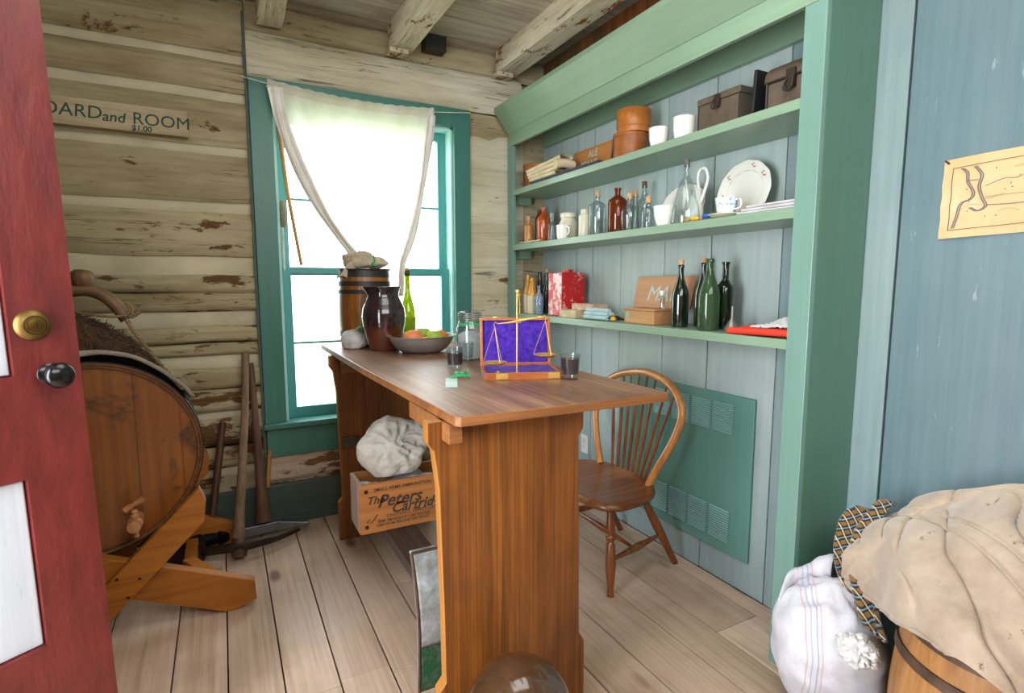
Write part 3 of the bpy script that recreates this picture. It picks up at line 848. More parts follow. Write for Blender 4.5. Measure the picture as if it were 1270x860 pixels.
for k in range(34):
    u, v = random.uniform(.1, .95), random.uniform(.16, .85); q = mp(u, v); q.x -= .001
    b.ico(q, .0018, 1)
for k in range(7):
    u, v = random.uniform(.1, .8), random.uniform(.15, .8)
    mline([(u, v), (u + .05, v + random.uniform(.0, .06)), (u + .11, v + random.uniform(-.03, .06))], .0004, bb=b)
b.build('map_drawing', M['ink'], t)
b = MB(); b.tube([(XW - .001, .890, 1.708), (XW - .022, .893, 1.716)], .0028, 8); b.build('nail', M['rust'], t)

# ---------------------------------------------------------------- counter
CT = thing('bar_counter', 'long narrow plank bar counter with slab end legs', 'counter', (.85, 2.2, 0))
zt = 1.015
b = MB()
def topf():
    P = [(.508, 1.275), (.520, 1.263), (1.205, 1.250), (1.215, 1.258), (1.222, 2.2), (1.20, 3.195), (.478, 3.20), (.484, 2.2)]
    return P
b.prism(topf(), zt - .027, zt, 2)
o = b.build('countertop', M['ctop'], CT, bevel=.003)
o.data.materials.append(M['cedge'])
for p in o.data.polygons:
    if abs(p.normal.z) < .5: p.material_index = 1
EP = [(.460, .987), (.460, .93), (.478, .905), (.491, .80), (.50, .45), (.503, .23), (.482, .205), (.482, 0), (.977, 0), (.975, .208), (.955, .242), (.943, .888), (.960, .912), (.960, .987)]
for y_, nm in ((1.35, 0), (2.868, 1)):
    P = EP if nm == 0 else [(x_ + .004, z_) for x_, z_ in EP]
    o = MB().prism(P, y_, y_ + .04, 1).build('end_panel', M['counter'], CT, bevel=.003)
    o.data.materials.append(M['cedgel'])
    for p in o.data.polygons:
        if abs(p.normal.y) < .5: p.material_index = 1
# cleats under the top
MB().box(.50, .54, 1.30, 1.64, .935, .987).build('cleat', M['cedge'], CT, bevel=.003)
MB().box(.515, .95, 2.83, 2.868, .90, .987).build('cleat', M['cedge'], CT, bevel=.003)
MB().box(.93, .97, 1.41, 1.66, .935, .987).build('cleat', M['cedge'], CT, bevel=.003)
MB().box(.60, .735, 1.392, 2.866, .20, .248).build('stretcher', M['dplank'], CT, bevel=.003)
t_ = MB().box(.515, .60, 2.845, 2.866, .50, .56).build('tenon_block', M['dplank'], CT, bevel=.003)

# ---------------------------------------------------------------- crate and things under the counter
t = thing('wooden_crate', 'small printed pine cartridge crate on the stretcher under the counter', 'crate', (.72, 2.44, .25))
MB().box(.484, .95, 2.34, 2.356, .252, .476).build('front_board', M['crate'], t, bevel=.002)
MB().box(.484, .95, 2.524, 2.54, .252, .476).build('back_board', M['crate'], t, bevel=.002)
MB().box(.482, .498, 2.357, 2.523, .252, .480).build('end_board', M['crateend'], t, bevel=.002)
MB().box(.936, .952, 2.357, 2.523, .252, .476).build('end_board', M['crateend'], t, bevel=.002)
MB().box(.499, .935, 2.357, 2.523, .252, .262).build('bottom_board', M['crate'], t)
for x_, z_ in ((.512, .445), (.512, .283)):
    MB().lathe([(0, .006), (.007, .005), (.009, 0), (.0001, 0)], 10, (x_, 2.34, z_), RX).build('screw_head', M['iron'], t, True)
for s_, size, x_, z_, sh, bo in (('SMALL ARMS AMMUNITION', .0215, .545, .440, 0, .0002), ('The', .050, .512, .385, .3, .0008), ('Peters', .078, .560, .366, .35, .0018), ('Cartridge Co.', .066, .620, .330, .35, .0014),
                                 ('CINCINNATI, OHIO, U.S.A.', .019, .600, .314, 0, .0002), ('SEMI-SMOKELESS CARTRIDGES', .018, .560, .294, 0, .0002), ('KEEP FROM FIRE AND DRY PLACE', .016, .555, .277, 0, .0002)):
    tw(s_, size, x_, 2.3395, z_, t, M['inkd'], sh, bo)
b = MB(); b.tube([(.56, 2.3395, .335), (.535, 2.3395, .30), (.512, 2.3395, .305), (.525, 2.3395, .318)], .0022, 5); b.build('swash', M['inkd'], t)
b = MB(); b.tube(curve_pts([(.72, 2.3395, .333), (.76, 2.3395, .325), (.80, 2.3395, .335), (.81, 2.3395, .355)], 8), .0018, 5); b.build('swash', M['inkd'], t)

def crumple(c, r, scale, pole, seed, nf=11, depth=.16, lump=.2, sub=5, mat='canvas', name='cloth_sack', flat=None):
    pole = Vector(pole).normalized(); a1 = pole.orthogonal().normalized(); a2 = pole.cross(a1)
    def fn(n):
        d = max(-1, min(1, n.dot(pole))); th = math.acos(d)
        ph = math.atan2(n.dot(a2), n.dot(a1))
        w = math.exp(-(th / 1.0) ** 2)
        fold = abs(math.sin(ph * nf / 2 + 2.0 * nz((math.cos(ph), math.sin(ph), th), 1.2, seed)))
        k = 1 - depth * w * (fold ** .7) * min(1, th * 4) - .10 * math.exp(-(th / .22) ** 2)
        k += lump * nz(n, 1.3, seed) + .05 * nz(n, 4, seed + 1)
        r2 = abs(nz(n, 2.6, seed + 3)); k -= .07 * math.exp(-(r2 / .06) ** 2)
        return k
    b = MB(); b.ico(c, r, sub, scale, fn)
    if flat is not None:
        for v in b.bm.verts:
            if v.co.z < flat: v.co.z = flat
    return b
b = crumple((.665, 2.435, .60), .165, (1.0, .62, .85), (-.15, -.85, .35), 3, 12, .22, .16, flat=.48)
tag(b.build('cloth_sack', M['canvas'], smooth=True, ang=0, org=(.665, 2.435, .48)), 'bulging off-white cloth sack gathered and tied, resting on the crate', 'sack')
b = MB().grid(lambda u, v: Vector((.505 + .42 * u, 2.365 + .15 * v, .43 + .03 * nz((u * 5, v * 3, 0), 1.6) + .02 * math.sin(u * 9 + v * 3))), 30, 12)
tag(b.build('white_cloth', M['linen'], smooth=True, solid=.006, org=(.70, 2.44, .43)), 'crumpled white cloth lying inside the printed crate', 'cloth')

t = thing('tin_case', 'dull tin case with a green lower part, standing at the counter end leg', 'tin', (.54, 1.60, 0))
def tf(u, v):
    z = .49 * v; x = .494 + .10 * u + .012 * (1 - v) * 1.5
    return Vector((x, 1.60 + .030 * (2 * v - 1) ** 2 - .012 * math.sin(PI * min(1, max(0, (v - .3) / .7))), z))
MB().grid(lambda u, v: tf(u, .36 + .64 * v), 8, 24).build('tin_face', M['tinsheet'], t, True, solid=.003)
MB().grid(lambda u, v: tf(u, .36 * v), 8, 12).build('green_face', M['tingreen'], t, True, solid=.003)
b = MB()
for u in (0, 1): b.tube([tf(u, v / 16) for v in range(17)], .005, 8)
b.tube([tf(u / 6, 1) for u in range(7)], .005, 8); b.tube([tf(u / 6, .36) for u in range(7)], .003, 8)
b.build('rim', M['rust'], t, True)
MB().grid(lambda u, v: tf(u, v) + Vector((0, .022, 0)), 8, 24).build('back_face', M['tinsheet'], t, True, solid=.003)

t = thing('carboy', 'glossy brown rounded glass carboy on the floor before the counter end', 'carboy', (.635, 1.17, 0))
pr_ = [(.0001, .0), (.10, .0), (.125, .02), (.138, .08), (.142, .18), (.14, .25)]
pr_ += [(.14 * math.cos(a), .25 + .142 * math.sin(a)) for a in [k * PI / 2 / 12 for k in range(1, 12)]] + [(0, .392)]
MB().lathe([(a_, z_ * .94) for a_, z_ in pr_], 48, (.635, 1.165, 0)).build('vessel_body', M['brownglass'], t, True, ang=0)

# ---------------------------------------------------------------- things on the counter
t = thing('wooden_keg', 'small oak keg with black hoops at the window end of the counter', 'keg', (.69, 3.03, zt))
R_ = lambda z: .126 + .014 * math.sin(PI * max(0, min(1, z / .41)))
MB().lathe([(.0001, 0)] + [(R_(z / 100 * .41), z / 100 * .41) for z in range(0, 101, 5)] + [(.115, .41), (.112, .395), (.0001, .395)], 36, (.69, 3.03, zt)).build('keg_body', M['keg'], t, True)
for z0, z1 in ((.0, .03), (.055, .085), (.285, .305), (.325, .350), (.372, .408)):
    MB().lathe([(R_(z0) + .001, z0), (R_(z0) + .004, z0), (R_(z1) + .004, z1), (R_(z1) + .001, z1)], 36, (.69, 3.03, zt)).build('hoop', M['kband'], t, True)
MB().lathe([(.0001, .409), (.138, .409), (.14, .415), (.0001, .418)], 36, (.69, 3.03, zt)).build('lid', M['kband'], t, True)
t = thing('cloth_bundle', 'crumpled beige cloth bag with a green ribbon on top of the keg', 'bag', (.68, 3.02, 1.433))
b = crumple((.66, 3.01, 1.475), .075, (1.15, .8, .72), (-.4, -.3, 1), 9, 9, .3, .3, 4, flat=1.4345)
b.ico((.745, 3.0, 1.465), .058, 4, (1.2, .8, .55), lambda n: 1 + .25 * nz(n, 1.5, 4) - .1 * abs(nz(n, 3, 8)))
b.build('bag_cloth', cloth('beige_cloth', '#c8b8a0', '#a08c74'), t, True, ang=0)
MB().grid(lambda u, v: Vector((.545 + .10 * u - .02 * (1 - v), 2.965 - .03 * (1 - u), 1.40 + .09 * v * (.4 + .6 * u) - .03 * (1 - u) + .012 * math.sin(u * 6 + v * 5))), 16, 12).build('bag_flap', cloth('beige_cloth_flap', '#d0c2ac', '#b09c84'), t, True, solid=.003)
MB().tube(curve_pts([(.72, 2.945, 1.50), (.728, 2.94, 1.475), (.712, 2.94, 1.455), (.74, 2.94, 1.448)], 14), .005, 6).build('ribbon', M['greenrib'], t, True)

t = thing('stoneware_jug', 'brown glazed wide-mouth stoneware jug on the counter by the keg', 'jug', (.725, 2.78, zt))
jp = [(a_, z_ * .955) for a_, z_ in [(.0001, 0), (.075, 0), (.080, .01), (.098, .07), (.114, .14), (.118, .18), (.112, .225), (.094, .265), (.083, .29), (.085, .315), (.094, .332), (.096, .338), (.090, .338), (.080, .318), (.076, .29), (.09, .24), (.104, .18), (.09, .08), (.07, .02), (.0001, .015)]]
MB().lathe(jp, 48, (.725, 2.78, zt), sx=.94, sy=.94, fn=lambda a, z, k: 1 + (.18 * math.exp(-((a - PI) / .35) ** 2) if z > .30 else 0)).build('jug_body', M['jug'], t, True, ang=0)
t = thing('green_wine_bottle', 'bright yellow-green empty wine bottle on the counter in front of window', 'bottle', (.93, 3.03, zt))
def shell(prof, th):
    inner = [(max(r - th, .0008), z + (th if i == 0 else 0)) for i, (r, z) in enumerate(prof)]
    return [(.0001, prof[0][1])] + prof + inner[::-1] + [(.0001, inner[0][1])]
wine = [(.040, 0), (.042, .008), (.042, .15), (.039, .19), (.028, .24), (.018, .28), (.0145, .31), (.014, .385), (.016, .387), (.016, .40), (.014, .402), (.014, .412)]
MB().lathe(shell(wine, .003), 32, (.93, 3.03, zt)).build('bottle_glass', M['gbottle'], t, True, ang=60)
MB().lathe([(.0001, .40), (.0105, .40), (.011, .425), (.0001, .425)], 14, (.93, 3.03, zt)).build('cork', M['cork'], t, True)
t = thing('small_sack', 'small tied white cloth sack on the counter in front of the keg', 'sack', (.585, 2.93, zt))
crumple((.60, 2.90, zt + .045), .062, (1.15, .85, .95), (.3, -.2, 1), 21, 9, .25, .2, 4, flat=zt + .001).build('sack_cloth', M['linen'], t, True, ang=0)
MB().tube(curve_pts([(.60, 2.845, zt + .105), (.62, 2.84, zt + .118), (.645, 2.84, zt + .115), (.66, 2.85, zt + .10)], 12), .006, 6).build('ribbon', M['greenrib'], t, True)

# bowl with fruit
BX, BY = .865, 2.60
t = thing('pewter_bowl', 'shallow dull pewter bowl holding fruit on the counter', 'bowl', (BX, BY, zt))
MB().lathe([(.0001, .0), (.09, .0), (.125, .02), (.150, .055), (.158, .078), (.172, .082), (.173, .086), (.156, .084), (.146, .058), (.12, .026), (.085, .008), (.0001, .007)], 48, (BX, BY, zt)).build('bowl_body', M['pewter'], t, True)
fr = [(-.062, -.06, 'apple', 'apple_r', 'red-orange striped apple at the left of the pewter bowl', .048, .010),
      (-.02, -.10, 'orange', 'orange', 'small orange fruit tucked low at the near side of the bowl', .034, -.010),
      (.045, -.055, 'apple', 'apple_g', 'green apple at the centre front of the pewter bowl', .046, .004),
      (.02, .05, 'apple', 'apple_g', 'green apple behind the other fruit in the pewter bowl', .048, .010),
      (.098, .0, 'orange', 'orange', 'orange fruit at the right side of the pewter bowl', .038, .008)]
for dx, dy, nm, mt, lb, r, dz in fr:
    cx, cy, cz_ = BX + dx, BY + dy, zt + .062 + dz
    t = thing(nm + '_fruit' if nm == 'orange' else nm, lb, nm, (cx, cy, cz_ - r))
    pf = [(0, -.82 * r), (.25 * r, -.90 * r), (.6 * r, -.75 * r), (.9 * r, -.35 * r), (1.0 * r, .1 * r), (.92 * r, .5 * r), (.65 * r, .82 * r), (.3 * r, .90 * r), (.1 * r, .80 * r), (0, .72 * r)] if nm == 'apple' else [(0, -r * .96)] + [(r * math.cos(a), r * .96 * math.sin(a)) for a in [(-80 + 16 * k) / 180 * PI for k in range(11)]] + [(0, r * .95)]
    MB().lathe(pf, 28, (cx, cy, cz_), Matrix.Rotation(.3 * dx * 10, 4, 'Y')).build('fruit_flesh', M[mt], t, True, ang=0)
    MB().tube([(cx, cy, cz_ + .68 * r), (cx + .003, cy, cz_ + (1.1 * r if nm == 'apple' else .97 * r))], .0016, 6).build('stem', M['stem'], t)

def shot(x, y, lab, fill=.75, h=.088, r=.037, grp=None):
    t = thing('shot_glass', lab, 'glass', (x, y, zt))
    k = r / .037
    out = [(r * .76, 0), (r * .78, .004), (r, h)]; inn = [(r - .003, h), (r * .76 , .02), (.0001, .018)]
    MB().lathe([(.0001, .0)] + out + inn, 32, (x, y, zt)).build('glass_body', M['cg'], t, True)
    if fill:
        zf = .02 + (h - .02) * fill; rf = (r * .76) + (r - .003 - r * .76) * fill - .0006
        MB().lathe([(.0001, .0186), (r * .76 - .0006, .0206), (rf, zf), (.0001, zf)], 32, (x, y, zt)).build('liquor', M['drink'], t, True)
    return t
shot(1.075, 1.60, 'shot glass of dark red drink at the right of the scale case', .78, .090, .0375)
shot(.80, 2.00, 'shot glass of dark red drink left of the case, beside the green card', .70, .088, .0365)
shot(.925, 2.18, 'empty clear glass standing between the filled glass and the jar', 0, .085, .035)
t = thing('wire_bail_jar', 'clear glass jar with wire bail lid and green band behind the scale case', 'jar', (.975, 2.25, zt))
jar = [(.055, 0), (.060, .01), (.061, .14), (.052, .165), (.050, .175)]
MB().lathe(shell(jar, .003), 32, (.975, 2.25, zt)).build('jar_glass', M['cg'], t, True)
MB().lathe([(.0001, .005), (.053, .006), (.055, .11), (.03, .125), (.0001, .12)], 28, (.975, 2.25, zt)).build('white_contents', M['linen'], t, True)
MB().lathe([(.052, .150), (.0535, .150), (.0535, .164), (.052, .164)], 28, (.975, 2.25, zt)).build('green_band', M['greenrib'], t, True)
b = MB()
for k in range(5): b.tube([(.975 + .053 * math.cos(a), 2.25 + .053 * math.sin(a), zt + .172 + k * .0085) for a in [2 * PI * j / 28 for j in range(28)]], .0018, 6, closed=True)
b.build('wire_coils', M['metal'], t, True)
MB().lathe([(.0001, .206), (.048, .206), (.05, .212), (.03, .22), (.0001, .222)], 28, (.975, 2.25, zt)).build('jar_lid', M['cg'], t, True)

# scale case
cd = Vector((.256, -.094, 0)).normalized(); cn = Vector((cd.y, -cd.x, 0))   # cn points to the viewer
cback = -cn
CO = Vector((.795, 1.712, zt))
def cm(u, d, z): return CO + cd * u + cback * d + Vector((0, 0, z))
CM = Matrix((( cd.x, cback.x, 0, CO.x), (cd.y, cback.y, 0, CO.y), (0, 0, 1, CO.z), (0, 0, 0, 1)))
t = thing('scale_case', 'open wooden case lined with purple velvet on the counter', 'case', CO)
CW, CDp, CH = .272, .185, .026
b = MB(); b.box(0, CW, 0, .010, 0, CH, CM); b.box(0, CW, CDp - .010, CDp, 0, CH, CM); b.box(0, .010, .010, CDp - .010, 0, CH, CM); b.box(CW - .010, CW, .010, CDp - .010, 0, CH, CM); b.box(.01, CW - .01, .01, CDp - .01, 0, .004, CM)
b.build('case_base', M['case'], t, bevel=.0012)
MB().grid(lambda u, v: CM @ Vector((.011 + (CW - .022) * u, .011 + (CDp - .022) * v, .012 + .014 * v * v + .004 * nz((u * 6, v * 5, 0), 1))), 30, 20).build('velvet_cushion', M['velvet'], t, True)
LM = CM @ Matrix.Translation((0, CDp - .002, CH)) @ Matrix.Rotation(math.radians(-7), 4, 'X')
LH = .182
b = MB(); b.box(0, CW, 0, .020, 0, .010, LM); b.box(0, CW, 0, .020, LH - .010, LH, LM); b.box(0, .010, 0, .020, .01, LH - .01, LM); b.box(CW - .010, CW, 0, .020, .01, LH - .01, LM); b.box(.01, CW - .01, .016, .020, .01, LH - .01, LM)
b.build('case_lid', M['case'], t, bevel=.0012)
MB().grid(lambda u, v: LM @ Vector((.010 + (CW - .020) * u, .012 - .004 * math.sin(PI * u) * math.sin(PI * v), .010 + (LH - .020) * v)), 20, 16).build('velvet_lining', M['velvet'], t, True)
for u0 in (.040, .225):
    b = MB(); b.box(u0, u0 + .042, -.0025, .0, .004, .024, CM); b.box(u0 + .012, u0 + .03, -.005, -.0025, .010, .018, CM); b.build('clasp', M['gold'], t)
b = MB()
for u0 in (.05, .225): b.box(u0, u0 + .015, .0, .008, LH, LH + .005, LM)
b.build('catch', M['gold'], t)
b = MB(); b.lathe([(.0001, .014), (.009, .014), (.009, .026), (.004, .026), (.004, .030), (.0001, .030)], 16, CM @ Vector((.05, .022, 0)) - Vector((0, 0, 0)), None)
tag(b.build('brass_weight', M['gold'], smooth=True, org=CM @ Vector((.05, .022, .014))), 'small brass weight at the front left inside the velvet case', 'weight')
tag(MB().lathe([(.0001, .018), (.013, .018), (.013, .022), (.0001, .0225)], 18, CM @ Vector((.18, .05, 0))).build('copper_coin', plain('dull_copper', '#5c2c28', .5, .5), smooth=True, org=CM @ Vector((.18, .05, .016))), 'dull copper coin lying on the velvet at the foot of the case', 'coin')

# balance scale
SB = CM @ Vector((.118, .03, .015))
t = thing('balance_scale', 'brass balance scale with two hanging pans standing in the velvet case', 'scale', SB)
px_, py_ = SB.x, SB.y
ztop = 1.318
b = MB(); b.lathe([(.0001, 0), (.016, 0), (.016, .003), (.005, .006), (.003, .010)], 18, SB); b.tube([(px_, py_, SB.z + .008), (px_, py_, ztop)], .0027, 10)
b.tube([(px_ + .003, py_ - .004, ztop + .004), (px_ + .008, py_ - .006, ztop - .035), (px_ + .008, py_ - .006, 1.245)], .0016, 6)
b.ico((px_ + .002, py_, ztop + .006), .008, 2); b.tube([(px_ - .004, py_, ztop - .01), (px_ + .012, py_ - .006, ztop - .004)], .0022, 6)
b.build('post', M['gold'], t, True)
pc = Vector((px_ + .006, py_ - .006, 1.222)); e0 = pc - cd * .078 + Vector((0, 0, -.010)); e1 = pc + cd * .084 + Vector((0, 0, .012))
b = MB(); b.tube([e0, pc.lerp(e0, .5) + Vector((0, 0, -.002)), pc, pc.lerp(e1, .5) + Vector((0, 0, .001)), e1], [.0015, .0035, .006, .0035, .0015], 8)
for e, sg in ((e0, -1), (e1, 1)): b.tube([e, e + cd * sg * .006 + Vector((0, 0, .006)), e + cd * sg * .012 + Vector((0, 0, -.002)), e + cd * sg * .009 + Vector((0, 0, -.012))], .0016, 6)
b.lathe([(.0001, -.003), (.009, -.003), (.009, .003), (.0001, .003)], 14, pc, Matrix.Rotation(PI / 2, 4, 'X'))
b.build('balance_beam', M['gold'], t, True)
for e, sg, drop in ((e0, -1, .125), (e1, 1, .122)):
    h = e + cd * sg * .009 + Vector((0, 0, -.012)); pcn = h + Vector((0, 0, -drop))
    po = MB().lathe([(.0001, -.008), (.03, -.007), (.042, .0), (.0425, .002), (.040, .001), (.028, -.005), (.0001, -.006)], 32, pcn).build('scale_pan', M['gold'], t, True)
    b = MB()
    for k in range(3):
        a = 2 * PI * k / 3 + .5
        b.tube([h, pcn + Vector((.0415 * math.cos(a), .0415 * math.sin(a), .001))], .0011, 5)
    b.build('chains', M['gold'], po, org=t.location)

t = thing('gift_tag', 'pale green card tag with green ribbon on the counter', 'tag', (.66, 1.75, zt))
MB().hexa([(.628, 1.655, zt + .001), (.664, 1.640, zt + .001), (.728, 1.800, zt + .001), (.690, 1.815, zt + .001), (.628, 1.655, zt + .0025), (.664, 1.640, zt + .0025), (.728, 1.800, zt + .0025), (.690, 1.815, zt + .0025)]).build('card', M['card'], t)
rp = curve_pts([(.705, 1.79, zt + .006), (.735, 1.83, zt + .012), (.76, 1.81, zt + .016), (.785, 1.84, zt + .010), (.80, 1.87, zt + .018)], 18)
b = MB(); b.tube(rp, .006, 6, flat=.3); b.tube(curve_pts([(.70, 1.80, zt + .005), (.74, 1.79, zt + .012), (.775, 1.79, zt + .006)], 10), .005, 6, flat=.3); b.ico((.735, 1.82, zt + .014), .009, 2)
b.build('ribbon', M['greenrib'], t, True)

# ---------------------------------------------------------------- chair
CX0 = Vector((1.58, 2.08, 0))
t = thing('windsor_chair', 'brown bow-back spindle chair tucked behind the counter', 'chair', CX0)
half = [(1.350, 2.08), (1.352, 1.95), (1.364, 1.845), (1.395, 1.785), (1.45, 1.757), (1.54, 1.760), (1.62, 1.778), (1.69, 1.815), (1.745, 1.88), (1.775, 1.97), (1.785, 2.08)]
outl = half + [(x_, 4.16 - y_) for x_, y_ in half[-2:0:-1]]
P = []
for i in range(len(outl)):
    for k in range(3):
        q = cat_rom([Vector(outl[(i + j - 1) % len(outl)]).to_3d() for j in range(4)], 1 / 3 + k / 9)
        P.append((q.x, q.y))
cx_, cy_ = 1.575, 2.08
def ringv(b, f, z, zd=0): return [b.bm.verts.new((cx_ + (x_ - cx_) * f, cy_ + (y_ - cy_) * f, z)) for x_, y_ in P]
b = MB(); rr = [ringv(b, .90, .378), ringv(b, .985, .388), ringv(b, 1.0, .400), ringv(b, .985, .414), ringv(b, .93, .418), ringv(b, .78, .410), ringv(b, .4, .404)]
n = len(P)
for A, B in zip(rr, rr[1:]):
    for i in range(n): b.bm.faces.new((A[i], A[(i + 1) % n], B[(i + 1) % n], B[i]))
b.bm.faces.new(rr[0]); b.bm.faces.new(rr[-1])
b.build('seat', M['seatw'], t, True, ang=60)
bowp = [(1.722, 1.897, .41), (1.743, 1.860, .505), (1.782, 1.803, .649), (1.811, 1.790, .759), (1.832, 1.838, .835), (1.848, 1.935, .889), (1.853, 2.08, .912), (1.848, 2.225, .891), (1.835, 2.335, .846), (1.816, 2.395, .776), (1.784, 2.395, .656), (1.752, 2.342, .539), (1.722, 2.265, .41)]
bp = curve_pts(bowp, 60)
MB().tube(bp, .0165, 12, flat=1.15).build('bow', M['bow'], t, True)
for k in range(8):
    f = (k + 1) / 9
    yb = 1.925 + .31 * f; xb = 1.742 + .022 * math.sin(PI * f)
    yt_ = 1.775 + .62 * f + (-.01)
    # find the bow point with that y on its upper part
    best = min([q for q in bp if q.z > .66], key=lambda q: abs(q.y - (1.80 + .58 * f)))
    a = Vector((xb, yb, .408)); c_ = Vector(best)
    MB().tube([a, a.lerp(c_, .35), a.lerp(c_, .7), c_], [.0065, .0085, .0065, .005], 8).build('spindle', M['chair'], t, True)
def leg(a, c_, prof):
    a, c_ = Vector(a), Vector(c_)
    ps = [a.lerp(c_, f) for f, r in prof]; return MB().tube(ps, [r for f, r in prof], 14).build('leg', M['chair'], t, True)
turned = [(0, .013), (.08, .015), (.22, .019), (.30, .020), (.33, .014), (.35, .021), (.38, .022), (.41, .014), (.44, .020), (.52, .022), (.65, .024), (.78, .020), (.9, .015), (1, .016)]
plainl = [(0, .014), (.15, .017), (.4, .022), (.6, .021), (.85, .016), (1, .016)]
nf, nb, ff, fb = ((1.462, 1.845, .39), (1.426, 1.787, 0)), ((1.665, 1.880, .39), (1.885, 1.873, 0)), ((1.462, 2.315, .39), (1.426, 2.373, 0)), ((1.665, 2.28, .39), (1.885, 2.287, 0))
leg(*nf, turned); leg(*nb, plainl); leg(*ff, turned); leg(*fb, plainl)
def onleg(L_, z): a, c_ = Vector(L_[0]), Vector(L_[1]); return a.lerp(c_, (a.z - z) / (a.z - c_.z))
s1a, s1b = onleg(nf, .150), onleg(nb, .165); s2a, s2b = onleg(ff, .150), onleg(fb, .165)
for a, c_ in ((s1a, s1b), (s2a, s2b), (s1a.lerp(s1b, .45), s2a.lerp(s2b, .45))):
    MB().tube([a.lerp(c_, f) for f in (0, .25, .5, .75, 1)], [.007, .012, .018, .012, .007], 12).build('stretcher', M['chair'], t, True)

# ---------------------------------------------------------------- big barrel on its stand (left)
RB, LB = .383, .535
BC = Vector((-.467, 2.482, .691))
th = math.radians(11)
bdir = Vector((-math.sin(th), math.cos(th), 0))
BM = Matrix.Translation(BC) @ Matrix.Rotation(th, 4, 'Z') @ Matrix.Rotation(-PI / 2, 4, 'X')   # local z -> along barrel axis to the wall
t = thing('whiskey_barrel', 'large oak barrel lying on its side on a pine stand, round head facing out', 'barrel', BC)
br = lambda z: RB - .012 + .022 * math.sin(PI * max(0, min(1, z / LB)))
MB().lathe([(RB - .03, .022), (RB - .03, 0), (RB - .012, 0)] + [(br(LB * k / 16), LB * k / 16) for k in range(1, 16)] + [(RB - .012, LB), (.0001, LB)], 64, (0, 0, 0), BM).build('barrel_body', M['stavey'], t, True)
ob = MB().lathe([(.0001, 0), (RB - .028, 0), (RB - .028, .01), (.0001, .01)], 64).build('barrel_head', M['bhead'], t, True, org=(0, 0, 0))
ob.matrix_local = Matrix.Translation(-BC) @ BM @ Matrix.Translation((0, 0, .010))
for z0, z1 in ((.004, .045), (.10, .13), (.19, .22), (.32, .35), (.41, .44), (.49, .53)):
    MB().lathe([(br(z0) + .0005, z0), (br(z0) + .005, z0), (br(z1) + .005, z1), (br(z1) + .0005, z1)], 64, (0, 0, 0), BM).build('hoop', M['hoop'], t, True)
MB().lathe([(RB - .029, .004), (RB - .018, -.003), (RB - .011, .004)], 64, (0, 0, 0), BM).build('chime', M['stavey'], t, True)
# tap
TP = Vector((-.335, 2.47, .45))
t = thing('wooden_tap', 'turned wooden spigot tap set in the head of the big barrel', 'tap', TP)
MB().lathe([(.0001, -.02), (.022, -.02), (.024, .02), (.026, .03), (.026, .055), (.020, .06), (.020, .075), (.023, .08), (.022, .092), (.0001, .095)], 20, TP, RX).build('tap_barrel', M['tap'], t, True)
q = TP + Vector((0, -.045, 0))
MB().lathe([(.010, -.055), (.011, 0), (.017, .02), (.017, .03), (.010, .036), (.013, .045), (.010, .052), (.0001, .054)], 16, q).build('tap_key', M['tap'], t, True)
MB().tube([q + Vector((-.030, 0, .055)), q + Vector((-.012, 0, .066)), q + Vector((.0, 0, .072)), q + Vector((.03, 0, .088))], [.014, .011, .008, .013], 12).build('tap_handle', M['tap'], t, True)

# stand: crossed pine timbers
t = thing('barrel_stand', 'crossed yellow pine timber stand carrying the big barrel', 'stand', (-.4, 2.5, 0))
def timber(a, c_, w, h, nm='timber', cut0=False, cut1=False, sh=0):
    MB().beam(a, c_, w, h).build(nm, M['pine'], t, bevel=.003)
# timber 1: rises to the right, in front of the rim
P1 = [(-.108, .556), (-.090, .50), (-.104, .424), (-.53, .0), (-.70, 0)]
P1 = [(-.118, .562), (-.098, .505), (-.106, .425), (-.53, .0), (-.675, .0)]
MB().prism(P1, 2.385, 2.43, 1).build('timber', M['pine'], t, bevel=.003)
P2 = [(.060, .112), (.064, .030), (-.020, .0), (-.055, .004), (-.372, .148), (-.95, .40), (-.97, .55), (-.414, .318)]
MB().prism(P2, 2.431, 2.476, 1).build('timber', M['pine'], t, bevel=.003)
MB().prism([(x_, z_) for x_, z_ in P1], 3.00, 3.045, 1).build('timber', M['pine'], t, bevel=.003)
MB().prism([(x_ - .02, z_) for x_, z_ in P2], 3.046, 3.09, 1).build('timber', M['pine'], t, bevel=.003)
MB().beam((-.034, 2.478, .065), (-.20, 2.76, .085), .05, .08).build('brace', M['pine'], t, bevel=.003)
MB().beam((-.19, 2.74, .075), (-.19, 3.0, .075), .05, .07).build('brace', M['pine'], t, bevel=.003)
b = MB()
for x_, z_ in ((-.40, .26), (-.33, .245), (-.44, .20), (-.37, .18)): b.lathe([(0, .003), (.006, .002), (.0001, 0)], 8, (x_, 2.385, z_), RX)
b.build('nail_heads', M['iron'], t)

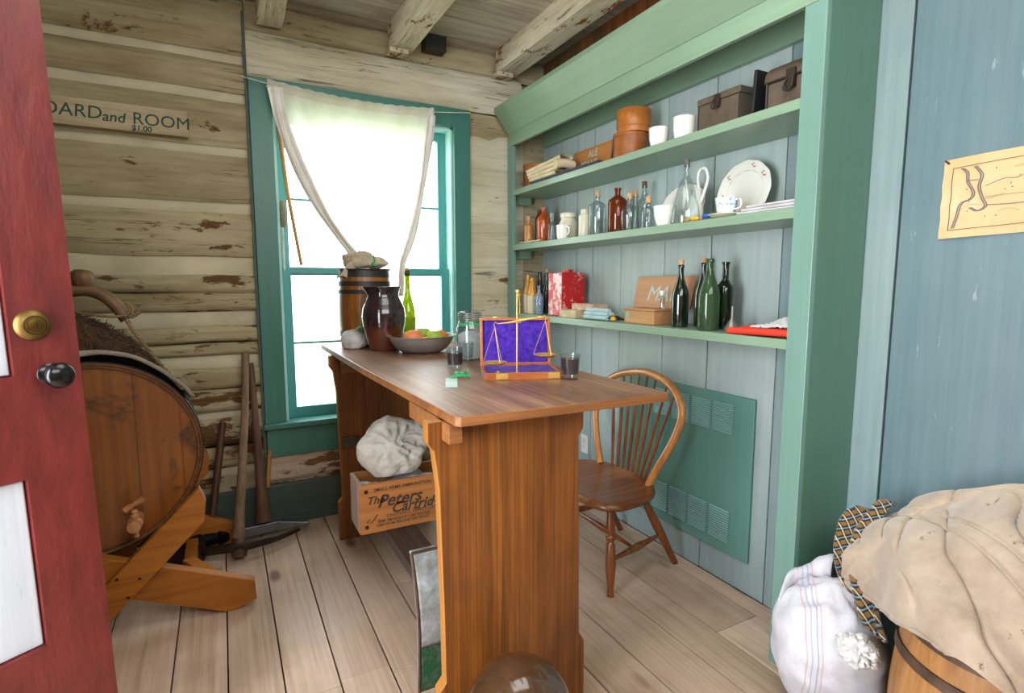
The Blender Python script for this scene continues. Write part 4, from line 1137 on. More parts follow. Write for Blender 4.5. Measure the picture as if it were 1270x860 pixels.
# saddle tree, hide and ropes on the barrel
t = thing('pack_saddle', 'carved wooden saddle frame with a round knob on top of the barrel', 'saddle', (-.5, 2.75, 1.12))
kn = Vector((-.488, 2.74, 1.372))
b = MB().lathe([(.0001, -.036), (.022, -.038), (.036, -.026), (.042, .0), (.038, .022), (.024, .034), (.0001, .036)], 28, kn, Matrix.Rotation(.1, 4, 'Y'), sx=1.0)
b.build('knob', wood('knob_wood', '#7c5c3c', '#4a3220', 2, 30, .45), t, True)
arch = curve_pts([(-.68, 2.74, 1.16), (-.62, 2.74, 1.25), (-.56, 2.74, 1.31), (-.49, 2.74, 1.328), (-.43, 2.74, 1.31), (-.385, 2.74, 1.265), (-.35, 2.74, 1.205)], 24)
MB().tube(arch, [.026] * 24, 12, flat=1.3).build('arch', M['saddle'], t, True)
MB().tube([(-.488, 2.74, 1.31), (-.488, 2.74, 1.345)], .026, 14).build('neck', M['saddle'], t, True)
def hide(u, v):
    a = math.radians(128 - 74 * u)       # angle over the barrel
    e = min(1, u * 6, (1 - u) * 5, v * 7, (1 - v) * 5)
    r = RB + .015 + e * (.020 + .10 * math.exp(-((u - .5) / .26) ** 2) + .03 * nz((u * 5, v * 4, 0), 1.2, 5) + .015 * nz((u * 20, v * 16, 0), 1.2, 6))
    return BM @ Vector((r * math.cos(a), -r * math.sin(a), .07 + .36 * v))
b = MB().grid(hide, 90, 50)
rg = random.Random(5)
for k in range(5200):
    u, v = rg.random(), rg.random() ** 1.5; p = hide(u, v); q = hide(min(1, u + .01), v); w2 = hide(u, min(1, v + .02))
    nrm = (q - p).cross(w2 - p); nrm.normalize()
    if nrm.z < 0: nrm = -nrm
    tng = Vector((rg.uniform(-.3, 1), rg.uniform(-1, .1), rg.uniform(-.9, .2)))
    d_ = (nrm * .7 + tng * .9).normalized(); l_ = rg.uniform(.018, .05); sd_ = d_.cross(Vector((rg.uniform(-1, 1), rg.uniform(-1, 1), rg.uniform(-1, 1)))).normalized() * rg.uniform(.0008, .0018)
    m_ = p + d_ * l_ * .6 + Vector((0, 0, -.002)); e_ = p + d_ * l_ + Vector((0, 0, -.010))
    vs = [b.bm.verts.new(x) for x in (p - sd_, p + sd_, m_ + sd_ * .7, e_, m_ - sd_ * .7)]
    b.bm.faces.new(vs)
tag(b.build('fur_hide', M['fur'], smooth=False, org=(-.5, 2.7, 1.08)), 'shaggy dark brown hide heaped over the top of the barrel', 'hide')
def hide2(u, v):
    a = math.radians(155 - 125 * u)
    r = RB + .008 + .010 * math.sin(u * 7) ** 2 * (1 - v) + .008 * nz((u * 8, v * 3, 0), 1.2, 9) + .012 * (1 - v)
    return BM @ Vector((r * math.cos(a), -r * math.sin(a), -.005 + .012 * nz((u * 6, 0, 0), 1.5) + .30 * v))
tag(MB().grid(hide2, 80, 20).build('saddle_blanket', M['furp'], smooth=True, ang=0, solid=.014, org=(-.5, 2.6, 1.08)), 'pale grey saddle blanket edge draped over the barrel rim', 'blanket')
for lab, pts, r in (('rough hemp rope hanging down the right shoulder of the barrel', [(-.345, 2.70, 1.20), (-.31, 2.66, 1.14), (-.25, 2.62, 1.05), (-.20, 2.57, .985), (-.16, 2.55, .93)], .009),
                    ('hemp rope knotted round the foot of the saddle arch', [(-.62, 2.68, 1.27), (-.52, 2.67, 1.245), (-.43, 2.67, 1.225), (-.36, 2.69, 1.222), (-.335, 2.70, 1.245), (-.345, 2.71, 1.275), (-.325, 2.70, 1.25), (-.33, 2.69, 1.215), (-.30, 2.69, 1.235)], .008)):
    cp = curve_pts(pts, 60)
    b = MB()
    for ph in (0, PI):
        pp = [p + Vector((math.cos(i * .9 + ph), math.sin(i * .9 + ph), .3 * math.sin(i * .9 + ph))) * r * .45 for i, p in enumerate(cp)]
        b.tube(pp, r * .6, 6)
    tag(b.build('rope', M['rope'], smooth=True, org=cp[0]), lab, 'rope')

# ---------------------------------------------------------------- tools leaning on the log wall
t = thing('pickaxe', 'long-handled iron pickaxe standing on its head against the log wall', 'pickaxe', (.015, 2.90, 0))
a, c_ = Vector((.095, 3.215, .985)), Vector((.012, 2.905, .05))
fs = [0, .08, .3, .6, .8, .92, 1]
MB().tube([a.lerp(c_, f) + Vector((.006 * math.sin(f * 5), 0, 0)) for f in fs], [.019, .018, .018, .020, .024, .030, .032], 14, flat=.8).build('handle', M['handle'], t, True)
d_ = (a - c_).normalized()
MB().tube([c_ + d_ * -.035, c_ + d_ * .0, c_ + d_ * .055], [.033, .038, .034], 14).build('eye_socket', M['rust'], t, True)
hp = curve_pts([(-.26, 3.00, .012), (-.16, 2.955, .045), (-.06, 2.915, .062), (.012, 2.89, .068), (.09, 2.90, .066), (.19, 2.935, .058), (.30, 3.00, .052)], 24)
MB().tube(hp, [.010 + .016 * math.sin(PI * i / 23) ** .8 for i in range(24)], 8, flat=.8).build('pick_head', M['iron'], t, True)
t = thing('mattock', 'iron mattock with flared wooden handle leaning behind the pickaxe', 'mattock', (.12, 3.05, 0))
a, c_ = Vector((.118, 3.222, .93)), Vector((.135, 3.07, .10))
MB().tube([a.lerp(c_, f) for f in fs], [.014, .016, .017, .022, .028, .036, .040], 14, flat=.8).build('handle', wood('brown_handle', '#6c4c38', '#3c2a1e', 2, 35, .55), t, True)
b = MB(); b.beam((.02, 3.075, .062), (.22, 3.09, .062), .04, .05); b.hexa([(.20, 3.07, .04), (.36, 3.06, .048), (.36, 3.12, .048), (.20, 3.11, .04), (.20, 3.07, .085), (.36, 3.06, .055), (.36, 3.12, .055), (.20, 3.11, .085)])
b.build('mattock_head', plain('worn_steel', '#7c8088', .35, .85, var=.3), t, bevel=.003)
t = thing('sledgehammer', 'short dark handled sledgehammer leaning on the log wall behind the barrel', 'hammer', (-.13, 3.05, 0))
MB().tube([(-.03, 3.215, .625), (-.065, 3.16, .40), (-.115, 3.06, .09)], [.017, .018, .017], 12).build('handle', wood('dark_handle', '#5c3a28', '#30201a', 2, 35, .5), t, True)
hm = Matrix.Translation((-.12, 3.05, .065)) @ Matrix.Rotation(.45, 4, 'Z') @ Matrix.Rotation(PI / 2, 4, 'Y')
MB().lathe([(.0001, -.085), (.040, -.085), (.046, -.078), (.046, -.04), (.036, -.03), (.036, .03), (.046, .04), (.046, .078), (.040, .085), (.0001, .085)], 20, (0, 0, 0), hm).build('hammer_head', plain('black_steel', '#1c1c20', .35, .8, var=.4), t, True)
tag(MB().lathe([(.0001, 0), (.075, 0), (.085, .01), (.085, .10), (.078, .10), (.078, .02), (.0001, .015)], 28, (-.22, 2.99, .0)).build('iron_pot', M['iron'], smooth=True, org=(-.22, 2.99, 0)), 'low dark iron pot on the floor behind the barrel stand', 'pot')
tag(MB().tube([(.19, 3.225, .44), (.168, 3.21, .236)], [.010, .012], 10).build('wooden_peg', M['stick'], smooth=True, org=(.168, 3.21, .236)), 'short orange wooden peg leaning above the dark baseboard', 'peg')

# ---------------------------------------------------------------- foreground right: barrel, blankets, sack
BR = Vector((1.62, .53, 0))
t = thing('wooden_barrel', 'upright light wooden barrel with iron hoop under the blankets', 'barrel', BR)
rb = lambda z: .195 + .028 * math.sin(PI * z / .54)
MB().lathe([(.0001, 0)] + [(rb(z / 100 * .54), z / 100 * .54) for z in range(0, 101, 6)] + [(.185, .54), (.0001, .53)], 40, BR, fn=lambda a, z, k: 1 - .010 * (abs(math.sin(a * 9)) < .08)).build('barrel_body', M['stave'], t, True, ang=30)
for z0, z1 in ((.08, .11), (.425, .45), (.50, .53)):
    MB().lathe([(rb(z0) + .001, z0), (rb(z0) + .006, z0), (rb(z1) + .006, z1), (rb(z1) + .001, z1)], 40, BR).build('hoop', M['rust'], t, True)

ridge = [(1.68, .965, .49), (1.72, .894, .635), (1.74, .823, .675), (1.74, .70, .745), (1.72, .563, .80), (1.70, .40, .81), (1.66, .20, .79)]
hem = [(1.655, .945, .425), (1.585, .815, .445), (1.435, .675, .525), (1.36, .515, .545), (1.37, .400, .50), (1.40, .25, .46), (1.44, .12, .44)]
back = [(1.74, .98, .47), (1.86, .95, .56), (1.93, .86, .60), (1.945, .72, .70), (1.945, .56, .76), (1.945, .38, .78), (1.94, .18, .76)]
def blk(u, v, dz=0, seed=1, amp=1):
    rd = cat_rom([Vector(p) for p in ridge], u); hm_ = cat_rom([Vector(p) for p in hem], u); bk = cat_rom([Vector(p) for p in back], u)
    m1 = rd.lerp(hm_, .40) + Vector((-.035, -.02, .055)); m2 = rd.lerp(hm_, .78) + Vector((-.03, -.02, .025))
    p = cat_rom([bk, bk.lerp(rd, .5) + Vector((0, 0, .02)), rd, m1, m2, hm_], v)
    w = math.sin(PI * min(1, v * 1.1)) ** .5 if 0 < v < .9 else .3
    rg1 = abs(nz((u * 3.2 - v * 1.2, v * 2.6 + u * 1.0, 0), 1.6, seed + 5)); rg2 = abs(nz((u * 6 + v * 2, v * 5 - u * 2, 0), 1.2, seed + 8))
    amp = amp * 1.0
    p = p + Vector((-.5, -.35, .7)) * (-.020 * math.exp(-(rg1 / .07) ** 2) + .014 * math.sin(u * 9 - v * 10)) * min(1, v * 3) * (1 if v < .97 else .8)
    fold = math.sin(u * 16 + v * 5 + 2 * nz((u * 3, v * 2, 0), 1, seed)) * .008 + .012 * nz((u * 5, v * 4, 0), 1.3, seed + 2) + .010 * math.sin(v * 22 - u * 9)
    return p + Vector((-.4, -.3, .8)) * fold * amp + Vector((0, 0, dz))
b = MB().grid(lambda u, v: blk(u, v), 110, 90)
tag(b.build('wool_blanket', M['wool'], smooth=True, ang=0, solid=.008, org=(1.62, .6, .62)), 'spotted tan wool blanket slumped over the wooden barrel', 'blanket')
def blk2(k):
    def f(u, v):
        # only the wall-side part of the pile, its near edge running down to the right
        uu = .30 + .03 * k + (.70 - .03 * k) * u
        vend = max(.30, min(.82, .41 - .05 * k + (uu - .333) * .85))
        q = blk(uu, v * vend, 0, 1) + Vector((-.4, -.3, .8)) * (.022 + .020 * k)
        e = max(0, v - .9) / .1
        return q + Vector((.0, 0, -.010 * e)) + Vector((-.4, -.3, .8)) * .004 * math.sin(u * 14 + k)
    return f
M['hem'] = cloth('blanket_hem_wool', '#b8a890', '#98866f')
for k, lb in ((0, 'folded tan wool blanket, second layer on the draped barrel'), (1, 'folded greyish tan wool blanket, topmost layer of the blanket pile')):
    t = thing('folded_blanket', lb, 'blanket', (1.7, .5, .75))
    MB().grid(blk2(k), 90, 50).build('blanket_cloth', M['wool'], t, True, ang=0, solid=.015)
    MB().tube([blk2(k)(i / 70, 1) for i in range(71)], .0065, 8).build('blanket_hem', M['hem'], t, True)
def plf(u, v):
    A = cat_rom([Vector(p) for p in ((1.80, 1.00, .60), (1.74, .985, .615), (1.69, .985, .545), (1.655, .96, .47), (1.62, .90, .40), (1.60, .855, .365))], u)
    B = cat_rom([Vector(p) for p in ((1.84, .90, .66), (1.78, .89, .675), (1.72, .90, .60), (1.66, .87, .50), (1.58, .80, .42), (1.545, .755, .385))], u)
    p = A.lerp(B, v); return p + Vector((-.5, .2, .5)) * (.022 * math.sin(v * 9 + u * 4) + .015 * nz((u * 4, v * 4, 0), 1.5, 3))
tag(MB().grid(plf, 60, 40).build('plaid_blanket', M['plaid'], smooth=True, ang=0, solid=.014, org=(1.69, .93, .48)), 'brown and blue plaid cloth bunched under the tan blanket', 'blanket')
def sackfn(n):
    th_ = math.acos(max(-1, min(1, n.z))); ph = math.atan2(n.y, n.x)
    k = 1 + .09 * nz(n, 1.4, 12) + .03 * nz(n, 4, 13)
    w = math.exp(-((th_ - .55) / .4) ** 2)
    k -= .10 * w * abs(math.sin(ph * 4 + 3 * nz(n, 1.5, 14))) ** .6
    k += .05 * math.exp(-((th_ - 1.1) / .18) ** 2) * math.sin(ph * 3 + 1)
    k -= .02 * math.sin(th_ * 14 + 2 * nz(n, 2, 7)) * max(0, math.sin(th_))
    return k
b = MB(); b.ico((1.625, .955, .20), 1, 5, (.165, .17, .25), sackfn)
for v in b.bm.verts:
    k_ = 1 - .22 * max(0, (.25 - v.co.z) / .25); v.co.x = 1.64 + (v.co.x - 1.64) * k_; v.co.y = .94 + (v.co.y - .94) * k_
for v in b.bm.verts:
    if v.co.z < .002: v.co.z = .002
    v.co.x = min(v.co.x, 1.93)
for v in b.bm.verts:
    if v.co.x > 1.66 and v.co.y > 1.095: v.co.y = 1.095 + (v.co.y - 1.095) * .1
t = thing('white_sack', 'full white cloth sack with faint blue stripes on the floor beside the shelf upright', 'sack', (1.60, .985, 0))
b.build('sack_body', M['sack'], t, True, ang=0)
def roll(u, v):
    a = 2 * PI * u; c0 = cat_rom([Vector(p) for p in ((1.575, 1.085, .32), (1.60, 1.075, .39), (1.645, 1.04, .425), (1.69, .99, .45))], v)
    r = .034 + .010 * math.sin(v * 9) + .006 * nz((u * 3, v * 5, 0), 2)
    return c0 + Vector((math.cos(a) * r, math.cos(a) * r * .3, math.sin(a) * r))
MB().grid(roll, 24, 30, True).build('rolled_neck', M['sack'], t, True, ang=0)
MB().ico((1.50, .80, .345), 1, 5, (.045, .055, .045), lambda n: 1 + .35 * nz(n, 1.8, 3) - .35 * math.exp(-(abs(nz(n, 2.4, 5)) / .07) ** 2) - .2 * math.exp(-(abs(nz(n, 4.4, 8)) / .08) ** 2)).build('crumpled_tail', M['linen'], t, True, ang=0)

# ---------------------------------------------------------------- shelf goods
S1, S2, S3 = 1.946, 1.601, 1.164
def bottle(name, lab, x, y, z, r, h, mat, shape='round', stopper='cork', grp=None, sq=1.0, rot=0, glassy=False, stop_mat=None, cat='bottle', neck=.32, nr=.34):
    t = thing(name, lab, cat, (x, y, z), grp)
    hs = .045 * h / .2 if stopper else 0
    hs = min(hs, .028)
    H = h - hs * .75
    sh = H * (1 - neck)
    rn = r * nr
    if shape == 'round': prof = [(r * .94, 0), (r, .006), (r, sh * .93), (r * .92, sh), (r * .6, sh + H * .05), (rn, sh + H * .10), (rn, H - .012), (rn * 1.25, H - .011), (rn * 1.25, H)]
    elif shape == 'wine': prof = [(r * .94, 0), (r, .008), (r, H * .48), (r * .93, H * .56), (r * .68, H * .66), (r * .45, H * .76), (rn, H * .85), (rn, H - .016), (rn * 1.2, H - .015), (rn * 1.2, H - .004), (rn * 1.05, H)]
    elif shape == 'cone': prof = [(r * .96, 0), (r, .010), (r * .9, H * .25), (r * .66, H * .5), (r * .42, H * .72), (rn * 1.05, H * .80), (rn * 1.3, H * .81), (rn * 1.3, H * .84), (rn, H * .85), (rn, H * .9), (rn * 1.25, H * .91), (rn * 1.2, H)]
    elif shape == 'flask': prof = [(r * .78, 0), (r * .82, .004), (r * .95, sh * .4), (r, sh * .75), (r * .92, sh * .92), (r * .6, sh * 1.03), (rn, sh + H * .10), (rn, H - .012), (rn * 1.2, H - .01), (rn * 1.2, H)]
    elif shape == 'block': prof = [(r * .98, 0), (r, .003), (r, sh * .95), (r * .9, sh), (rn * 1.2, sh + H * .03), (rn, sh + H * .06), (rn, H)]
    M_ = Matrix.Rotation(rot, 4, 'Z')
    if glassy: prof2 = shell(prof, .0022)
    else: prof2 = [(.0001, 0)] + prof + [(.0001, prof[-1][1])]
    MB().lathe(prof2, 28, (x, y, z), M_, 1.0, sq).build('bottle_body', mat, t, True, ang=50)
    if stopper:
        MB().lathe([(.0001, H - .008), (rn * .95, H - .008), (rn * 1.0, h), (.0001, h)], 14, (x, y, z)).build('stopper', stop_mat or M['cork'], t, True)
    return t

# --- top shelf
def bentbox(x, y, z, r, h, lab, mat, lid=.4, name='bentwood_box'):
    t = thing(name, lab, 'box', (x, y, z))
    MB().lathe([(.0001, 0), (r * .98, 0), (r * .98, h - .004), (.0001, h - .004)], 48, (x, y, z)).build('box_body', mat, t, True)
    MB().lathe([(r * .985, h * (1 - lid)), (r * 1.02, h * (1 - lid)), (r * 1.02, h), (r * 1.0, h + .002), (.0001, h + .002)], 48, (x, y, z)).build('box_lid', mat, t, True)
    return t
bentbox(1.83, 3.105, S1, .098, .150, 'round bentwood box at the far window end of the top shelf', M['bentd'], .3)
bentbox(1.79, 2.165, S1, .083, .118, 'lower round bentwood box of the stacked pair on the top shelf', M['bentd'], .12)
bentbox(1.795, 2.150, S1 + .121, .080, .105, 'upper round bentwood box of the stacked pair on the top shelf', M['bent'], .75)
t = thing('folded_cloth', 'folded cream cloth with rolled edge on the top shelf', 'cloth', (1.76, 2.88, S1 + .02))
for k in range(4):
    z = S1 + .024 + k * .021
    def f(u, v, k=k, z=z):
        a = 2 * PI * u; w_ = .055 - .004 * k; 
        cx = math.copysign(abs(math.cos(a)) ** .5, math.cos(a)) * w_; czz = math.copysign(abs(math.sin(a)) ** .7, math.sin(a)) * .0125
        y = 2.72 + .30 * v - .01 * k; return Vector((1.765 + cx + .004 * nz((v * 6, k, u * 2), 2), y + .03 * k * v, z + .014 + czz + .016 * (1 - v) * k * .4 + .004 * nz((v * 7, u * 3, k), 2)))
    MB().grid(f, 24, 16, True).build('cloth_fold', M['cream'], t, True, ang=0)
MB().tube(curve_pts([(1.70, 2.70, S1 + .075), (1.76, 2.695, S1 + .085), (1.82, 2.70, S1 + .08)], 12), .024, 14).build('cloth_roll', M['cream'], t, True)
tag(MB().prism([(1.70, S1 + .001), (1.80, S1 + .001), (1.80, S1 + .020), (1.70, S1 + .024)], 2.30, 2.99, 1).build('dark_cloth', M['darkcloth'], bevel=.006, org=(1.75, 2.6, S1)), 'flat folded charcoal cloth lying along the top shelf edge', 'cloth')
t = thing('ale_sign', 'small orange wooden sign lettered ALE leaning on the top shelf', 'sign', (1.885, 2.55, S1))
sg = Matrix.Translation((1.875, 2.80, S1 + .002)) @ Matrix.Rotation(.10, 4, 'Y')
MB().box(0, .010, -.36, 0, 0, .172, sg).build('sign_board', M['signw'], t, bevel=.001)
ti = Matrix.Translation(-t.location)
text('ALE', .055, M['bluetext'], 'lettering', t, ti @ sg @ face_negX(-.0005, -.15, .116), bold=.0008)
text('BEANS', .055, M['bluetext'], 'lettering', t, ti @ sg @ face_negX(-.0005, -.08, .062), bold=.0008)
t = thing('tin_canister', 'narrow dark tin behind the stacked bentwood boxes', 'tin', (1.90, 2.30, S1))
MB().box(1.87, 1.92, 2.265, 2.32, S1, S1 + .15).build('tin_body', M['tind'], t, bevel=.004); MB().box(1.868, 1.922, 2.263, 2.322, S1 + .151, S1 + .162).build('tin_lid', M['tind'], t, bevel=.002)
for y_, x_, r, h, lb in ((1.925, 1.75, .044, .088, 'white handleless cup beside the bentwood boxes on the top shelf'), (1.795, 1.77, .046, .104, 'taller white flared cup beside the tin box on the top shelf')):
    t = thing('white_cup', lb, 'cup', (x_, y_, S1))
    MB().lathe([(.0001, 0), (r * .72, 0), (r * .78, .01), (r * .95, h * .5), (r, h), (r * .92, h), (r * .85, h * .5), (r * .65, .012), (.0001, .01)], 32, (x_, y_, S1)).build('cup_body', M['china'], t, True)
t = thing('tin_box', 'brown japanned tin box with hasp on the top shelf', 'box', (1.86, 1.66, S1))
MB().box(1.82, 1.925, 1.555, 1.765, S1, S1 + .145).build('box_body', M['tin'], t, bevel=.004)
MB().box(1.815, 1.93, 1.550, 1.770, S1 + .146, S1 + .172).build('box_lid', M['tin'], t, bevel=.004)
b = MB(); b.box(1.808, 1.816, 1.645, 1.675, S1 + .115, S1 + .165); b.build('hasp', M['tind'], t, bevel=.002)
MB().tube(curve_pts([(1.807, 1.672, S1 + .15), (1.797, 1.676, S1 + .12), (1.797, 1.66, S1 + .108), (1.797, 1.644, S1 + .12), (1.807, 1.648, S1 + .15)], 14), .0035, 8).build('latch', M['tind'], t, True)
b = MB()
for y_ in (1.557, 1.763): b.tube([(1.818, y_, S1 + .002), (1.818, y_, S1 + .145)], .003, 6)
b.build('corner_seam', M['tind'], t)
bk = Matrix.Translation((1.80, 1.477, S1 + .001)) @ Matrix.Rotation(.0, 4, 'Z') @ Matrix.Rotation(.07, 4, 'X')
tag(MB().box(0, .13, 0, .014, 0, .195, bk).build('black_board', M['blackbrd'], bevel=.002, org=(1.86, 1.48, S1)), 'upright black board between the two tin boxes on the top shelf', 'board')
t = thing('domed_trunk', 'small brown tin trunk with domed lid at the right end of the top shelf', 'trunk', (1.86, 1.30, S1))
MB().box(1.80, 1.93, 1.20, 1.425, S1, S1 + .125).build('trunk_body', M['tin'], t, bevel=.004)
dome = [(1.796, S1 + .126)] + [(1.865 - .069 * math.cos(a), S1 + .140 + .055 * math.sin(a)) for a in [PI * k / 12 for k in range(13)]] + [(1.934, S1 + .126)]
MB().prism(dome, 1.196, 1.429, 1).build('trunk_lid', M['tin'], t, smooth=True, bevel=.003, ang=30)
b = MB()
for y_ in (1.21, 1.415): b.tube([(1.795, y_, S1 + .01), (1.795, y_, S1 + .126)] , .004, 6)
b.tube([(1.794, 1.2, S1 + .128), (1.794, 1.425, S1 + .128)], .004, 6); b.box(1.787, 1.796, 1.30, 1.335, S1 + .085, S1 + .15); b.build('trunk_hasp', M['tind'], t)
MB().tube(curve_pts([(1.787, 1.33, S1 + .12), (1.775, 1.335, S1 + .085), (1.775, 1.317, S1 + .075), (1.775, 1.30, S1 + .085), (1.787, 1.305, S1 + .12)], 14), .004, 8).build('latch', M['tind'], t, True)

# --- middle shelf
bottle('stoneware_bottle', 'small tan bottle with cork, leftmost on the middle shelf', 1.74, 3.075, S2, .030, .172, M['tanb'], 'block', nr=.45, neck=.22)
bottle('brown_bottle', 'dark brown bottle behind the leftmost bottles of the middle shelf', 1.84, 3.11, S2, .028, .225, M['brownb'], 'block', nr=.5, neck=.2, stopper=None)
bottle('orange_flask', 'orange-brown glazed flask near the left end of the middle shelf', 1.78, 2.955, S2, .048, .215, M['orangeg'], 'flask', stopper=None, sq=.9, nr=.33, neck=.25)
for x_, y_, h, lb in ((1.79, 2.865, .175, 'slim clear glass vial right behind the orange flask'), (1.74, 2.805, .165, 'slim clear glass vial standing beside the white jar')):
    bottle('glass_vial', lb, x_, y_, S2, .018, h, M['cg'], 'round', nr=.5, glassy=True, stop_mat=M['metal'])
t = thing('white_jar', 'lidded white stoneware jar among the middle shelf bottles', 'jar', (1.79, 2.70, S2))
MB().lathe([(.0001, 0), (.045, 0), (.054, .02), (.057, .07), (.052, .10), (.042, .115), (.042, .125), (.0001, .125)], 32, (1.79, 2.70, S2)).build('jar_body', M['chinac'], t, True)
MB().lathe([(.043, .126), (.047, .128), (.047, .15), (.040, .156), (.0001, .156)], 32, (1.79, 2.70, S2)).build('jar_lid', M['chinac'], t, True)
t = thing('white_mug', 'small white mug in front of the lidded white jar', 'mug', (1.715, 2.62, S2))
MB().lathe([(.0001, 0), (.030, 0), (.036, .02), (.038, .078), (.034, .078), (.032, .02), (.0001, .012)], 28, (1.715, 2.64, S2)).build('mug_body', M['china'], t, True)
MB().tube(curve_pts([(1.715, 2.60, S2 + .065), (1.712, 2.575, S2 + .06), (1.712, 2.575, S2 + .03), (1.715, 2.605, S2 + .02)], 12), .004, 8).build('mug_handle', M['china'], t, True)
t = thing('cream_jar', 'cream jar with knob lid left of the big clear bottle', 'jar', (1.775, 2.515, S2))
MB().lathe([(.0001, 0), (.030, 0), (.034, .01), (.034, .115), (.030, .125), (.0001, .125)], 28, (1.775, 2.515, S2)).build('jar_body', M['chinac'], t, True)
MB().lathe([(.022, .126), (.024, .128), (.024, .15), (.018, .155), (.0001, .155)], 24, (1.775, 2.515, S2)).build('jar_lid', M['chinac'], t, True)
bottle('clear_bottle', 'large round clear glass bottle with cork on the middle shelf', 1.74, 2.355, S2, .047, .225, M['cg'], 'round', glassy=True, neck=.24, nr=.28)
bottle('amber_bottle', 'large amber medicine bottle on the middle shelf', 1.775, 2.235, S2, .047, .225, M['amberb'], 'round', stopper=None, glassy=True, neck=.26, nr=.30)
bottle('corked_bottle', 'clear bottle with yellow cork just behind the amber bottle', 1.85, 2.19, S2, .022, .21, M['cg'], 'round', glassy=True, nr=.6, stop_mat=M['cork'])
bottle('glass_flask', 'round-shouldered clear flask right of the amber bottle', 1.735, 2.095, S2, .042, .176, M['cg'], 'flask', glassy=True, sq=.95, neck=.28, nr=.3)
bottle('tall_clear_bottle', 'tall clear bottle with dark stopper behind the glass flask', 1.85, 2.125, S2, .030, .245, M['cg'], 'round', glassy=True, nr=.42, stop_mat=M['darkcork'])
bottle('panel_bottle', 'small clear corked bottle left of the white bowl', 1.75, 1.98, S2, .032, .146, M['cg'], 'block', glassy=True, nr=.42, neck=.25)
t = thing('white_bowl', 'deep white china bowl in front of the oval platter', 'bowl', (1.74, 1.862, S2))
MB().lathe([(.0001, 0), (.032, 0), (.034, .006), (.045, .04), (.050, .088), (.046, .088), (.040, .04), (.028, .01), (.0001, .008)], 36, (1.74, 1.862, S2)).build('bowl_body', M['china'], t, True)
def plate(name, lab, y, r, h, rx, spots=False, lean=.22, x0=1.865):
    t = thing(name, lab, 'plate', (x0, y, S2))
    PM = Matrix.Translation((x0, y, S2 + .002)) @ Matrix.Rotation(lean, 4, 'Y') @ Matrix.Translation((0, 0, r)) @ Matrix.Rotation(-PI / 2, 4, 'Y')
    fn = (lambda a, z, k: 1 + .012 * math.cos(a * 12)) if spots else None
    MB().lathe([(.0001, 0), (r * .6, 0), (r * .68, .005), (r * .97, .013), (r, .016), (r * .97, .0165), (r * .68, .009), (r * .6, .0045), (.0001, .0045)], 60, (0, 0, 0), PM, 1, rx, fn).build('plate_body', M['china'], t, True, ang=0)
    MB().lathe([(r * .655, .0072), (r * .665, .0082), (r * .675, .0092), (r * .655, .0072)], 60, (0, 0, 0), PM, 1, rx).build('plate_ring', M['chinac'], t, True)
    if spots:
        for a, s_ in ((1.75, 1), (.9, .8), (-.35, .8), (2.6, .7), (-1.0, .9)):
            b = MB()
            for k in range(5):
                q = PM @ Vector((r * .84 * math.cos(a) + .010 * math.cos(k * 1.3) * s_, r * .84 * math.sin(a) + .010 * math.sin(k * 2.1) * s_, .0145))
                b.ico(q, .0045 * s_, 1, (.3, 1, 1))
            b.build('flower_motif', plain('rose_decal', '#b08070', .6), t, True)
plate('white_platter', 'plain white china platter leaning on the middle shelf behind glass bottle', 1.895, .100, .2, 1.35)
plate('floral_plate', 'white plate with scalloped rim and small pink flowers on the middle shelf', 1.575, .122, .2, 1.06, True, .13, 1.885)
bottle('conical_decanter', 'conical clear glass bottle with grey stopper before the white platter', 1.745, 1.745, S2, .062, .265, M['cg'], 'cone', glassy=True, nr=.20, stop_mat=M['greycap'])
t = thing('white_pitcher', 'white china pitcher with looped handle behind the conical bottle', 'pitcher', (1.85, 1.765, S2))
MB().lathe([(.0001, 0), (.028, 0), (.034, .03), (.034, .07), (.028, .11), (.026, .14), (.029, .15), (.026, .15), (.023, .14), (.0001, .13)], 32, (1.81, 1.755, S2)).build('pitcher_body', M['china'], t, True)
MB().tube(curve_pts([(1.81, 1.735, S2 + .14), (1.81, 1.745, S2 + .19), (1.81, 1.735, S2 + .225), (1.81, 1.705, S2 + .228), (1.81, 1.69, S2 + .19), (1.81, 1.70, S2 + .15), (1.81, 1.725, S2 + .09)], 28), .006, 10).build('pitcher_handle', M['china'], t, True)
t = thing('saucer', 'white saucer under the blue and white cup', 'saucer', (1.75, 1.535, S2))
MB().lathe([(.0001, 0), (.03, 0), (.055, .008), (.070, .016), (.069, .018), (.05, .011), (.0001, .006)], 36, (1.75, 1.535, S2)).build('saucer_body', M['chinac'], t, True)
s = NT('blue_pattern_china'); n = s.noise((1, 1, 1), 38, 4, .6, 1.5); M['bluechina'] = s.done(s.mix(s.mask(n, .52, .58), lin('#e4e6e8'), lin('#8ca8d0')), .2, 0, .4)
t = thing('teacup', 'blue and white patterned cup on a saucer before the floral plate', 'cup', (1.75, 1.53, S2 + .012))
MB().lathe([(.0001, .013), (.028, .013), (.036, .03), (.044, .080), (.041, .080), (.033, .03), (.0001, .02)], 32, (1.75, 1.535, S2)).build('cup_body', M['bluechina'], t, True)
MB().tube(curve_pts([(1.75, 1.493, S2 + .07), (1.748, 1.468, S2 + .066), (1.748, 1.468, S2 + .04), (1.75, 1.498, S2 + .034)], 12), .0035, 8).build('cup_handle', M['bluechina'], t, True)
tag(MB().ico((1.71, 1.655, S2 + .012), .013, 2, (1, 1.6, .8), lambda n: 1 + .2 * nz(n, 2, 2)).build('yellow_trinket', M['yellow'], smooth=True, org=(1.71, 1.655, S2)), 'small yellow trinket at the foot of the conical bottle', 'trinket')
